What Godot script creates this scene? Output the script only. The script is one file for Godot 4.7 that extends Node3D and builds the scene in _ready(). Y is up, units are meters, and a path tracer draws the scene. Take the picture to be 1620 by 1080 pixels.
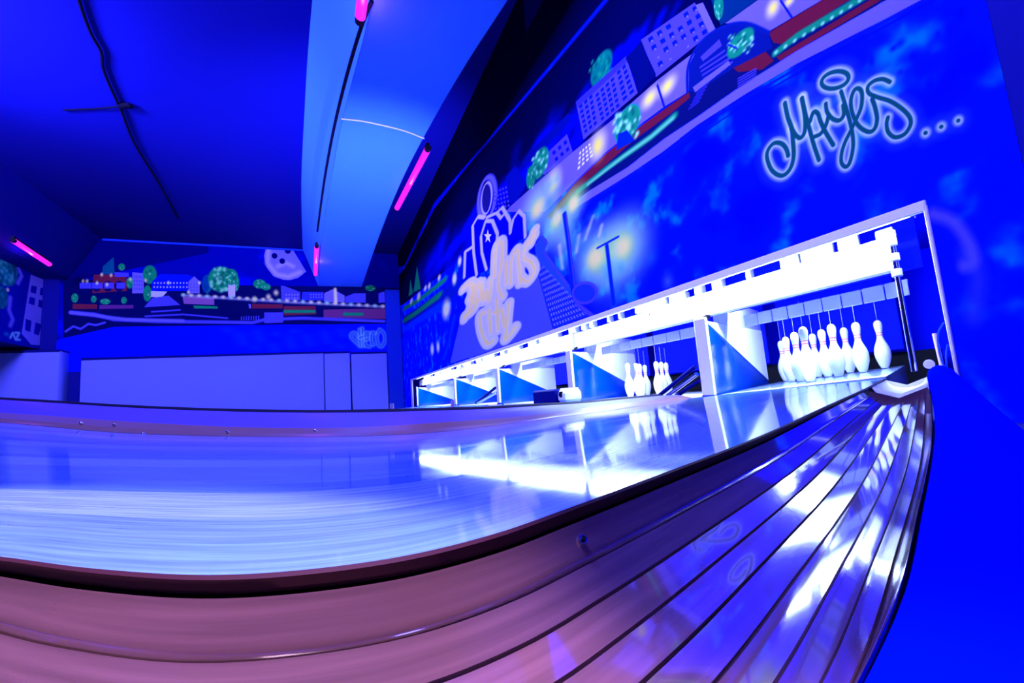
extends Node3D
# A bowling alley under blue black light: one lane seen from its gutter, the pin pits behind a mask, painted walls.
# Camera numbers are for a 1620 x 1080 frame.

const F_PX := 700.0
const EYE_H := 0.06
var RB: Basis                       # camera axes in the world
var WD: Vector3                     # along the pin wall, away from the camera
var ND: Vector3                     # into the pin wall
var LD: Vector3                     # along the lanes, towards the pins
var WALL_D := 0.0                   # distance of the pin wall
const LEFT_U := 15.9                # where the pin wall meets the far side wall
const CEIL_Y := 5.45
const FLOOR_Y := -0.2
var M := {}
var taken := {}
var rng := RandomNumberGenerator.new()

func _ready() -> void:
	rng.seed = 11
	setup_camera()
	setup_world()
	room_lights()
	materials()
	room_shell()
	beams()
	lane_and_gutters()
	pits()
	pins()
	blacklights()
	left_side()
	small_things()

# ---------------------------------------------------------------- camera and light
func setup_camera() -> void:
	var a := Vector3(-810.0, -(647.0 + 0.075 * 515.0 - 540.0), -F_PX)
	var b := Vector3(810.0, -(647.0 - 0.075 * 1105.0 - 540.0), -F_PX)
	var up := b.cross(a).normalized()
	if up.y < 0: up = -up
	var back := Vector3(0, 0, 1)
	back = (back - up * back.dot(up)).normalized()
	var right := up.cross(back)
	# rows right / up / back turn camera coordinates into the world
	RB = Basis(Vector3(right.x, up.x, back.x), Vector3(right.y, up.y, back.y), Vector3(right.z, up.z, back.z))
	var cam := Camera3D.new()
	cam.name = "camera"
	cam.fov = rad_to_deg(2.0 * atan(540.0 / F_PX))
	cam.near = 0.005
	cam.far = 60.0
	cam.transform = Transform3D(RB, Vector3(0, EYE_H, 0))
	add_child(cam)
	cam.current = true
	WD = flat(ray(515, 647))
	LD = flat(ray(1485, 574))
	ND = Vector3(-WD.z, 0, WD.x)
	WALL_D = ND.dot(ground(1400, 600))

func setup_world() -> void:
	var e := Environment.new()
	e.background_mode = Environment.BG_COLOR
	e.background_color = Color(0, 0, 0)
	e.tonemap_mode = Environment.TONE_MAPPER_LINEAR
	e.tonemap_exposure = 1.0
	e.sdfgi_enabled = true
	e.ssao_enabled = true
	e.ssil_enabled = true
	var we := WorldEnvironment.new()
	we.name = "environment"
	we.environment = e
	add_child(we)

func lin(r: float, g: float, b: float) -> Color:
	return Color(r, g, b).linear_to_srgb()

const BLUE_LIGHT := Color(0.15, 0.135, 1.0)

func area(called: String, at: Vector3, towards: Vector3, size: Vector2, c: Color, energy: float, parent: Node = self) -> void:
	var l := AreaLight3D.new()
	l.name = called
	l.area_size = size
	l.light_color = c.linear_to_srgb()
	l.light_energy = energy
	l.area_range = 40.0
	l.area_attenuation = 2.0
	l.shadow_enabled = true
	parent.add_child(l, true)
	var upv := Vector3.UP if absf(towards.normalized().y) < 0.95 else Vector3(1, 0, 0)
	l.look_at_from_position(at, at + towards, upv)

func room_lights() -> void:
	# blue floods added out of view to light the painted walls
	added_flood_light(Vector3(-1.2, 4.4, -1.3), Vector3(2.8, -2.9, -2.7), 120.0, "added blue flood over the lane, turned to the pin wall")
	added_flood_light(Vector3(-7.5, 4.2, -2.2), Vector3(-1.0, -1.2, -10.8), 320.0, "added blue flood facing the far side wall")
	spot_lamp(Vector3(-8.2, 3.4, -3.6), Vector3(-6.9, 5.45, -5.3), BLUE_LIGHT, 62.0, 40.0, 1.0, "blue spot lamp turned up to the ceiling", true)
	spot_lamp(ND * 0.94 + WD * 3.86 + Vector3(0, -0.05, 0), ND * 0.75 + WD * 9.0 + Vector3(0, 4.2, 0), BLUE_LIGHT, 230.0, 30.0, 1.0, "added blue floor lamp hidden behind the divider to brighten the broad beam", false)  # unseen floor lamp, added to brighten the underside of the beam
	spot_lamp(Vector3(-1.0, 5.0, -0.3), Vector3(-0.62, 0, 0.38), Color(1.0, 0.62, 0.95), 95.0, 10.0, 0.12, "small warm spot lamp aimed down at the near gutter", true)

func spot_lamp(at: Vector3, target: Vector3, c: Color, energy: float, angle: float, soft: float, label: String, hung: bool) -> void:
	var root := thing("spot_lamp", label, "lamp")
	var z := (target - at).normalized()
	var dark := mat("lamp_black", lin(0.02, 0.02, 0.02), 0.6)
	obj("housing", tube([at - z * 0.15, at - z * 0.01], 0.06, 16), dark, root)
	if hung: obj("hanger", tube([at - z * 0.08, Vector3(at.x - z.x * 0.08, CEIL_Y, at.z - z.z * 0.08)], 0.012, 8), dark, root)
	else: obj("foot", tube([Vector3(at.x, FLOOR_Y, at.z), at - z * 0.08], 0.03, 10), dark, root)
	var g := mat("spot_glow_%d" % int(energy), c.linear_to_srgb(), 0.5)
	g.emission_enabled = true
	g.emission = c.linear_to_srgb()
	g.emission_energy_multiplier = 1.0
	obj("lens", tube([at - z * 0.012, at], 0.055, 16), g, root)
	var l := SpotLight3D.new()
	l.name = "spot"
	l.light_color = c.linear_to_srgb()
	l.light_energy = energy
	l.light_size = 0.03
	l.spot_angle = angle
	l.spot_angle_attenuation = soft
	l.spot_range = 30.0
	l.spot_attenuation = 2.0
	l.shadow_enabled = true
	root.add_child(l, true)
	l.look_at_from_position(at + z * 0.02, at + z, Vector3.UP)

func added_flood_light(at: Vector3, towards: Vector3, energy: float, label: String) -> void:
	var root := thing("added_flood_light", label, "lamp", Vector3.ZERO, "added blue floods out of view")
	var z := towards.normalized()
	var x := Vector3.UP.cross(z).normalized()
	var y := z.cross(x)
	obj("housing", bevel_box(at - x * 0.72 - y * 0.47 - z * 0.16, x * 1.44, y * 0.94, z * 0.15, 0.02), mat("lamp_black", lin(0.02, 0.02, 0.02), 0.6), root)
	var g := mat("flood_glow", lin(0.1, 0.08, 0.4), 0.5)
	g.emission_enabled = true
	g.emission = lin(0.25, 0.2, 1.0)
	g.emission_energy_multiplier = 2.0
	obj("lens", bevel_box(at - x * 0.7 - y * 0.45 - z * 0.012, x * 1.4, y * 0.9, z * 0.01, 0.003), g, root)
	var up := 5.45 - at.y
	obj("hanger", tube([at - z * 0.1 + Vector3(0, 0.25, 0), at - z * 0.1 + Vector3(0, up, 0)], 0.015, 8), mat("lamp_black", lin(0.02, 0.02, 0.02), 0.6), root)
	area("flood", at + z * 0.01, z, Vector2(1.4, 0.9), BLUE_LIGHT, energy, root)

# ---------------------------------------------------------------- geometry of the view
func flat(v: Vector3) -> Vector3:
	return Vector3(v.x, 0, v.z).normalized()

func ray(px: float, py: float) -> Vector3:
	return RB * Vector3(px - 810.0, -(py - 540.0), -F_PX)

func ground(px: float, py: float, y := 0.0) -> Vector3:
	var d := ray(px, py)
	return Vector3(0, EYE_H, 0) + d * ((y - EYE_H) / d.y)

func proj(p: Vector3) -> Vector2:
	var c := RB.inverse() * (p - Vector3(0, EYE_H, 0))
	return Vector2(810.0 - c.x / c.z * F_PX, 540.0 + c.y / c.z * F_PX)

# the pin wall's own frame: u along it, v up, d along the lanes into the pit
func W(u: float, v: float, d := 0.0) -> Vector3:
	return ND * WALL_D + WD * u + Vector3(0, v, 0) + LD * d

func wall_uv(px: float, py: float, d := 0.0) -> Vector2:
	var r := ray(px, py)
	var p := Vector3(0, EYE_H, 0) + r * ((WALL_D + d * ND.dot(LD)) / ND.dot(r))
	return Vector2((p - LD * d).dot(WD), p.y)

# the far side wall: s along it from the corner, y up
func left_sy(px: float, py: float) -> Vector2:
	var r := ray(px, py)
	var p := Vector3(0, EYE_H, 0) + r * (LEFT_U / WD.dot(r))
	return Vector2(WALL_D - p.dot(ND), p.y)

func SW(s: float, y: float, out := 0.0) -> Vector3:
	return ND * (WALL_D - s) + WD * (LEFT_U - out) + Vector3(0, y, 0)

# ---------------------------------------------------------------- naming
func numbered(called: String) -> String:
	var n: int = taken.get(called, 0)
	taken[called] = n + 1
	return called if n == 0 else "%s_%03d" % [called, n]

func thing(called: String, label: String, category: String, at := Vector3.ZERO, group := "") -> Node3D:
	var o := Node3D.new()
	o.name = numbered(called)
	o.position = at
	add_child(o)
	tag(o, label, category, group)
	return o

func tag(o: Node, label: String, category: String, group := "") -> void:
	o.set_meta("label", label)
	o.set_meta("category", category)
	if group != "": o.set_meta("group", group)

func obj(called: String, mesh: Mesh, m: Material, parent: Node = self) -> MeshInstance3D:
	var o := MeshInstance3D.new()
	o.name = numbered(called) if parent == self else called
	o.mesh = mesh
	o.material_override = m
	parent.add_child(o, true)
	return o

func struct(called: String, mesh: Mesh, m: Material, parent: Node = self) -> MeshInstance3D:
	var o := obj(called, mesh, m, parent)
	if parent == self: o.set_meta("kind", "structure")
	return o

# ---------------------------------------------------------------- mesh helpers
func tri(st: SurfaceTool, p: Array, nrm: Array, uv: Array) -> void:
	var g: Vector3 = (p[1] - p[0]).cross(p[2] - p[0])
	var s: Vector3 = nrm[0] + nrm[1] + nrm[2]
	var order := [0, 2, 1] if g.dot(s) > 0 else [0, 1, 2]
	for k in order:
		st.set_normal(nrm[k])
		st.set_uv(uv[k])
		st.add_vertex(p[k])

# closed rings joined along their length; sharp edges stay sharp, gentle ones are smoothed
func sweep(rings: Array, capped := true, vscale := 1.0) -> ArrayMesh:
	var st := SurfaceTool.new()
	st.begin(Mesh.PRIMITIVE_TRIANGLES)
	var n: int = rings.size()
	var m: int = rings[0].size()
	var cen := []
	for r in rings:
		var c := Vector3.ZERO
		for p in r: c += p
		cen.append(c / m)
	var fn := []
	for i in n - 1:
		var row := []
		for j in m:
			var a: Vector3 = rings[i][j]
			var b: Vector3 = rings[i][(j + 1) % m]
			var c: Vector3 = rings[i + 1][j]
			var d: Vector3 = rings[i + 1][(j + 1) % m]
			var g := (d - a).cross(b - c)
			if g.length() < 1e-14: g = (b - a).cross(cen[i + 1] - cen[i])
			g = g.normalized()
			if g.dot((a + b + c + d) / 4.0 - (cen[i] + cen[i + 1]) / 2.0) < 0: g = -g
			row.append(g)
		fn.append(row)
	var vn := func(i: int, j: int, at_end: bool) -> Vector3:
		var out := Vector3.ZERO
		var base := Vector3.ZERO
		for k in [i - 1, i]:
			if k >= 0 and k < n - 1: base += fn[k][j]
		for k in [i - 1, i]:
			if k < 0 or k >= n - 1: continue
			var own: Vector3 = fn[k][j]
			if own.dot(fn[clampi(i, 0, n - 2)][j]) < 0.6: continue
			out += own
			var other: Vector3 = fn[k][(j + 1) % m] if at_end else fn[k][(j - 1 + m) % m]
			if own.dot(other) > 0.8: out += other
		return out.normalized() if out.length() > 1e-6 else base.normalized()
	var along := [0.0]
	for i in range(1, n): along.append(along[i - 1] + (cen[i] - cen[i - 1]).length() * vscale)
	for i in n - 1:
		var hard: bool = false
		for j in m:
			var q := [rings[i][j], rings[i][(j + 1) % m], rings[i + 1][(j + 1) % m], rings[i + 1][j]]
			var f: Vector3 = fn[i][j]
			var nn := [vn.call(i, j, false), vn.call(i, j, true), vn.call(i + 1, j, true), vn.call(i + 1, j, false)]
			for k in 4:
				if nn[k].dot(f) < 0.5: nn[k] = f
			var uv := [Vector2(along[i], float(j) / m), Vector2(along[i], float(j + 1) / m), Vector2(along[i + 1], float(j + 1) / m), Vector2(along[i + 1], float(j) / m)]
			if (q[0] - q[1]).length() > 1e-9: tri(st, [q[0], q[1], q[2]], [nn[0], nn[1], nn[2]], [uv[0], uv[1], uv[2]])
			if (q[2] - q[3]).length() > 1e-9: tri(st, [q[0], q[2], q[3]], [nn[0], nn[2], nn[3]], [uv[0], uv[2], uv[3]])
	if capped:
		for e in [0, n - 1]:
			var c2: Vector3 = cen[e]
			var away: Vector3 = (cen[0] - cen[1]) if e == 0 else (cen[n - 1] - cen[n - 2])
			var cn: Vector3 = (rings[e][1] - c2).cross(rings[e][0] - c2).normalized()
			if cn.dot(away) < 0: cn = -cn
			for j in m:
				tri(st, [c2, rings[e][j], rings[e][(j + 1) % m]], [cn, cn, cn], [Vector2.ZERO, Vector2.ZERO, Vector2.ZERO])
	return st.commit()

# a box with cut edges; its three sides may be skewed
func bevel_box(o: Vector3, a: Vector3, b: Vector3, c: Vector3, bv := 0.005) -> ArrayMesh:
	bv = minf(bv, 0.4 * minf(a.length(), minf(b.length(), c.length())))
	var ka := bv / a.length()
	var kb := bv / b.length()
	var kc := bv / c.length()
	var rings := []
	for s in [[0.0, 1.0], [kc, 0.0], [1.0 - kc, 0.0], [1.0, 1.0]]:
		var i: float = s[1]
		var r := []
		for q in [[ka, i * kb], [1 - ka, i * kb], [1 - i * ka, kb], [1 - i * ka, 1 - kb], [1 - ka, 1 - i * kb], [ka, 1 - i * kb], [i * ka, 1 - kb], [i * ka, kb]]:
			r.append(o + a * q[0] + b * q[1] + c * s[0])
		rings.append(r)
	return sweep(rings)

# a box in the pin wall's frame
func pit_box(u0: float, u1: float, v0: float, v1: float, d0: float, d1: float, bv := 0.005) -> ArrayMesh:
	return bevel_box(W(u0, v0, d0), WD * (u1 - u0), Vector3(0, v1 - v0, 0), LD * (d1 - d0), bv)

func tube(pts: Array, r: float, segs := 10) -> ArrayMesh:
	var rings := []
	var side := Vector3.ZERO
	for i in pts.size():
		var t: Vector3 = (pts[mini(i + 1, pts.size() - 1)] - pts[maxi(i - 1, 0)]).normalized()
		if side == Vector3.ZERO:
			side = t.cross(Vector3.UP if absf(t.y) < 0.9 else Vector3.RIGHT).normalized()
		side = (side - t * side.dot(t)).normalized()
		var up := side.cross(t)
		var ring := []
		for k in segs:
			var a := TAU * k / segs
			ring.append(pts[i] + (side * cos(a) + up * sin(a)) * r)
		rings.append(ring)
	return sweep(rings)

func lathe(profile: Array, segs := 24) -> ArrayMesh:
	var rings := []
	for p in profile:
		var ring := []
		for k in segs:
			var a := TAU * k / segs
			ring.append(Vector3(cos(a) * p.x, p.y, sin(a) * p.x))
		rings.append(ring)
	return sweep(rings)

# a flat polygon face with texture coordinates
func face(pts: Array, uvs: Array, normal: Vector3) -> ArrayMesh:
	var st := SurfaceTool.new()
	st.begin(Mesh.PRIMITIVE_TRIANGLES)
	for i in range(1, pts.size() - 1):
		tri(st, [pts[0], pts[i], pts[i + 1]], [normal, normal, normal], [uvs[0], uvs[i], uvs[i + 1]])
	return st.commit()

func crv(ctrl: Array, per := 6) -> Array:
	var out := []
	for i in ctrl.size() - 1:
		var p0: Vector3 = ctrl[maxi(i - 1, 0)]
		var p1: Vector3 = ctrl[i]
		var p2: Vector3 = ctrl[i + 1]
		var p3: Vector3 = ctrl[mini(i + 2, ctrl.size() - 1)]
		# centripetal, because the points lie at uneven distances
		var t1 := maxf(sqrt(p0.distance_to(p1)), 1e-4)
		var t2 := maxf(sqrt(p1.distance_to(p2)), 1e-4)
		var t3 := maxf(sqrt(p2.distance_to(p3)), 1e-4)
		if i == 0: t1 = t2
		if i == ctrl.size() - 2: t3 = t2
		var m1 := (p2 - p1) if i == 0 else ((p1 - p0) / t1 - (p2 - p0) / (t1 + t2) + (p2 - p1) / t2) * t2
		var m2 := (p2 - p1) if i == ctrl.size() - 2 else ((p2 - p1) / t2 - (p3 - p1) / (t2 + t3) + (p3 - p2) / t3) * t2
		for k in per:
			var t := float(k) / per
			out.append(p1 * (2 * t * t * t - 3 * t * t + 1) + m1 * (t * t * t - 2 * t * t + t) + p2 * (-2 * t * t * t + 3 * t * t) + m2 * (t * t * t - t * t))
	out.append(ctrl[-1])
	return out

# ---------------------------------------------------------------- materials
func mat(key: String, c: Color, rough := 0.6, metal := 0.0) -> StandardMaterial3D:
	if M.has(key): return M[key]
	var m := StandardMaterial3D.new()
	m.resource_name = key
	m.albedo_color = c
	m.roughness = rough
	m.metallic = metal
	if rough >= 0.6 and metal == 0.0: m.metallic_specular = 0.15
	M[key] = m
	return m

func noise_tex(freq: float, stretch: Vector2, lo: float, hi: float, sd: int, w := 512, h := 512) -> NoiseTexture2D:
	var fn := FastNoiseLite.new()
	fn.seed = sd
	fn.frequency = freq
	fn.fractal_octaves = 4
	var t := NoiseTexture2D.new()
	t.width = w
	t.height = h
	t.seamless = true
	t.noise = fn
	var g := Gradient.new()
	g.set_color(0, Color(lo, lo, lo))
	g.set_color(1, Color(hi, hi, hi))
	t.color_ramp = g
	return t

func materials() -> void:
	var streak := noise_tex(0.02, Vector2.ONE, 0.72, 1.0, 3)
	for k in 4:
		var c: Color = [lin(0.14, 0.34, 0.78), lin(0.09, 0.25, 0.66), lin(0.22, 0.44, 0.85), lin(0.14, 0.32, 0.8)][k]
		var m := mat("lane_wood_%d" % k, c, [0.06, 0.08, 0.05, 0.07][k])
		m.albedo_texture = streak
		m.uv1_scale = Vector3(0.5, 3.0, 1)
		m.uv1_offset = Vector3(0.31 * k, 0.17 * k, 0)
	for k in 3:
		var g := mat("gutter_wood_%d" % k, [lin(0.17, 0.088, 0.105), lin(0.15, 0.08, 0.095), lin(0.185, 0.096, 0.11)][k], 0.08)
		g.metallic_specular = 0.7
		g.clearcoat_enabled = true
		g.clearcoat = 1.0
		g.clearcoat_roughness = 0.04
		g.albedo_texture = noise_tex(0.012, Vector2.ONE, 0.8, 1.0, 20 + k)
		g.uv1_scale = Vector3(0.7, 1.0, 1)
	mat("black_rubber", lin(0.04, 0.013, 0.02), 0.6)
	mat("groove", lin(0.15, 0.08, 0.095), 0.6)
	mat("white_panel", lin(0.8, 0.8, 0.8), 0.35)
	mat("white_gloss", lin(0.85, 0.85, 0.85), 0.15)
	mat("pit_blue", lin(0.0, 0.005, 0.75), 0.6)
	mat("dark_blue", lin(0.001, 0.003, 0.09), 0.7)
	mat("chrome", lin(0.75, 0.78, 0.85), 0.12, 1.0)
	mat("pin_white", lin(0.85, 0.84, 0.82), 0.18)
	mat("pin_red", lin(0.75, 0.12, 0.16), 0.25)
	mat("ceiling_navy", lin(0.004, 0.006, 0.16), 0.8)
	mat("wall_navy", lin(0.004, 0.006, 0.12), 0.8)
	mat("beam_paint", lin(0.06, 0.28, 0.75), 0.65)
	mat("cap_blue", lin(0.0, 0.003, 0.8), 0.4).specular_mode = BaseMaterial3D.SPECULAR_DISABLED
	mat("cable", lin(0.004, 0.004, 0.01), 0.6)
	mat("dado", lin(0.17, 0.22, 0.5), 0.6)
	mat("divider", lin(0.085, 0.06, 0.42), 0.4)
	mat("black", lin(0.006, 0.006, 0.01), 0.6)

# ---------------------------------------------------------------- painter for the wall pictures
class Painter:
	var im: Image
	var to_wall: Callable          # photo pixel -> metres on the wall
	var x0 := 0.0                  # left edge of the picture, metres
	var y1 := 0.0                  # top edge
	var k := 100.0                 # texels per metre
	var flip := false              # u grows to the left

	func start(w: int, h: int, c: Color) -> void:
		im = Image.create(w, h, false, Image.FORMAT_RGB8)
		im.fill(c)

	func tx(p: Vector2) -> Vector2:
		var m: Vector2 = to_wall.call(p.x, p.y)
		return Vector2((m.x - x0) * k, (y1 - m.y) * k)

	func px_scale(p: Vector2) -> float:
		return absf(tx(p + Vector2(0, 0.5)).y - tx(p - Vector2(0, 0.5)).y)

	func poly(pts: Array, c: Color) -> void:
		var q := []
		for p in pts: q.append(tx(p))
		fill(q, c)

	func fill(q: Array, c: Color) -> void:
		var lo := 1e9
		var hi := -1e9
		for p in q:
			lo = minf(lo, p.y)
			hi = maxf(hi, p.y)
		for y in range(maxi(0, int(lo)), mini(im.get_height(), int(hi) + 1)):
			var xs := []
			var yc := y + 0.5
			for i in q.size():
				var a: Vector2 = q[i]
				var b: Vector2 = q[(i + 1) % q.size()]
				if (a.y <= yc) != (b.y <= yc): xs.append(a.x + (yc - a.y) / (b.y - a.y) * (b.x - a.x))
			xs.sort()
			for i in range(0, xs.size() - 1, 2):
				var l := clampi(roundi(xs[i]), 0, im.get_width())
				var r := clampi(roundi(xs[i + 1]), 0, im.get_width())
				if r > l: im.fill_rect(Rect2i(l, y, r - l, 1), c)

	# a painted line: width and softness in photo pixels, measured along both axes of the wall
	func line(pts: Array, width: float, c: Color, soft := 1.0, alpha := 1.0) -> void:
		var q := []
		var s := Vector2.ZERO
		for p in pts:
			q.append(tx(p))
			s.y += px_scale(p)
			s.x += absf(tx(p + Vector2(0.5, 0)).x - tx(p - Vector2(0.5, 0)).x)
		s /= pts.size()
		for i in q.size(): q[i] = q[i] / s
		var r := width * 0.5
		soft = maxf(soft, 0.8 / s.y)
		var pad := Vector2.ONE * (r + soft) + Vector2.ONE / s
		var lo := Vector2(1e9, 1e9)
		var hi := -lo
		for p in q:
			lo = lo.min(p)
			hi = hi.max(p)
		lo = ((lo - pad) * s).max(Vector2.ZERO).floor()
		hi = ((hi + pad) * s).min(Vector2(im.get_width() - 1, im.get_height() - 1)).ceil()
		var w := int(hi.x - lo.x) + 1
		var h := int(hi.y - lo.y) + 1
		if hi.x <= lo.x or hi.y <= lo.y: return
		var best := PackedFloat32Array()
		best.resize(w * h)
		best.fill(1e9)
		for i in q.size() - 1:
			var a: Vector2 = q[i]
			var b: Vector2 = q[i + 1]
			var ab := b - a
			var len2 := maxf(ab.length_squared(), 1e-6)
			var mn := ((a.min(b) - pad) * s - lo).max(Vector2.ZERO)
			var mx := ((a.max(b) + pad) * s - lo).min(Vector2(w - 1, h - 1))
			for y in range(int(mn.y), int(mx.y) + 1):
				for x in range(int(mn.x), int(mx.x) + 1):
					var p := (Vector2(x, y) + lo) / s - a
					var t := clampf(p.dot(ab) / len2, 0, 1)
					var d := (p - ab * t).length_squared()
					if d < best[y * w + x]: best[y * w + x] = d
		var far := (r + soft) * (r + soft)
		for y in h:
			for x in w:
				var d2 := best[y * w + x]
				if d2 > far: continue
				var e := clampf((r + soft - sqrt(d2)) / (soft * 1.5), 0, 1) * alpha
				if e <= 0: continue
				var xx := x + int(lo.x)
				var yy := y + int(lo.y)
				im.set_pixel(xx, yy, im.get_pixel(xx, yy).lerp(c, e))

	func blob(p: Vector2, rx: float, ry: float, c: Color, core := 0.3, alpha := 1.0) -> void:
		var o := tx(p)
		var ax := maxf(absf(tx(p + Vector2(rx, 0)).x - o.x), 1.0)
		var ay := maxf(absf(tx(p + Vector2(0, ry)).y - o.y), 1.0)
		for y in range(maxi(0, int(o.y - ay)), mini(im.get_height(), int(o.y + ay) + 1)):
			for x in range(maxi(0, int(o.x - ax)), mini(im.get_width(), int(o.x + ax) + 1)):
				var d := Vector2((x - o.x) / ax, (y - o.y) / ay).length()
				if d >= 1: continue
				var e := clampf((1 - d) / (1 - core), 0, 1) * alpha
				im.set_pixel(x, y, im.get_pixel(x, y).lerp(c, e * e * (3 - 2 * e) if core < 0.8 else e))

	# windows inside four corners (top left, top right, bottom right, bottom left)
	func grid(c4: Array, nx: int, ny: int, share: float, c: Color, skip := 0.0, sd := 1) -> void:
		var r := RandomNumberGenerator.new()
		r.seed = sd
		for i in nx:
			for j in ny:
				if r.randf() < skip: continue
				var q := []
				for e in [[0, 0], [1, 0], [1, 1], [0, 1]]:
					var a: float = (i + 0.5 + (e[0] - 0.5) * share) / nx
					var b: float = (j + 0.5 + (e[1] - 0.5) * share) / ny
					q.append((c4[0] as Vector2).lerp(c4[1], a).lerp((c4[3] as Vector2).lerp(c4[2], a), b))
				poly(q, c)

	# a crown of leaves: teal with pale dabs
	func leaves(p: Vector2, rx: float, ry: float, c: Color, hi: Color, n: int, sd: int) -> void:
		var r := RandomNumberGenerator.new()
		r.seed = sd
		blob(p, rx, ry, c, 0.85)
		for i in n:
			var a := r.randf() * TAU
			var d := sqrt(r.randf()) * 0.85
			blob(p + Vector2(cos(a) * rx * d, sin(a) * ry * d), rx * 0.22, ry * 0.22, hi if r.randf() < 0.6 else c.lerp(Color(0, 0.1, 0.15), 0.4), 0.1, 0.8)

	func mottled(sd: int, freq: float, lo: Color, hi: Color, t0: float, t1: float, area_px: Array = []) -> void:
		# spray-paint clouds: a coarse noise picture enlarged
		var fn := FastNoiseLite.new()
		fn.seed = sd
		fn.frequency = freq
		fn.fractal_octaves = 4
		var w := im.get_width() / 8
		var h := im.get_height() / 8
		var n := Image.create(w, h, false, Image.FORMAT_RGBA8)
		for y in h:
			for x in w:
				var e := smoothstep(t0, t1, fn.get_noise_2d(x * 100.0 / k * 8.0, y * 100.0 / k * 8.0))
				var c := lo.lerp(hi, e)
				c.a = e
				n.set_pixel(x, y, c)
		n.resize(im.get_width(), im.get_height(), Image.INTERPOLATE_CUBIC)
		im.convert(Image.FORMAT_RGBA8)
		im.blend_rect(n, Rect2i(0, 0, im.get_width(), im.get_height()), Vector2i.ZERO)
		im.convert(Image.FORMAT_RGB8)

	func ellipse(c: Vector2, rx: float, ry: float, turn := 0.0, n := 28) -> Array:
		var out := []
		for i in n + 1:
			var a := TAU * i / n
			out.append(c + Vector2(cos(a) * rx, sin(a) * ry).rotated(turn))
		return out

	func map(pts: Array, o: Vector2, s: float) -> Array:
		var out := []
		for p in pts: out.append(o + Vector2(p[0], p[1]) / s)
		return out

	func smooth(pts: Array, per := 5) -> Array:
		var out := []
		for i in pts.size() - 1:
			var p0: Vector2 = pts[maxi(i - 1, 0)]
			var p3: Vector2 = pts[mini(i + 2, pts.size() - 1)]
			for j in per: out.append((pts[i] as Vector2).cubic_interpolate(pts[i + 1], p0, p3, float(j) / per))
		out.append(pts[-1])
		return out

	func texture() -> ImageTexture:
		return ImageTexture.create_from_image(im)

# ---------------------------------------------------------------- the pictures on the walls
func v2(pts: Array) -> Array:
	var out := []
	for p in pts: out.append(Vector2(p[0], p[1]))
	return out

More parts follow.
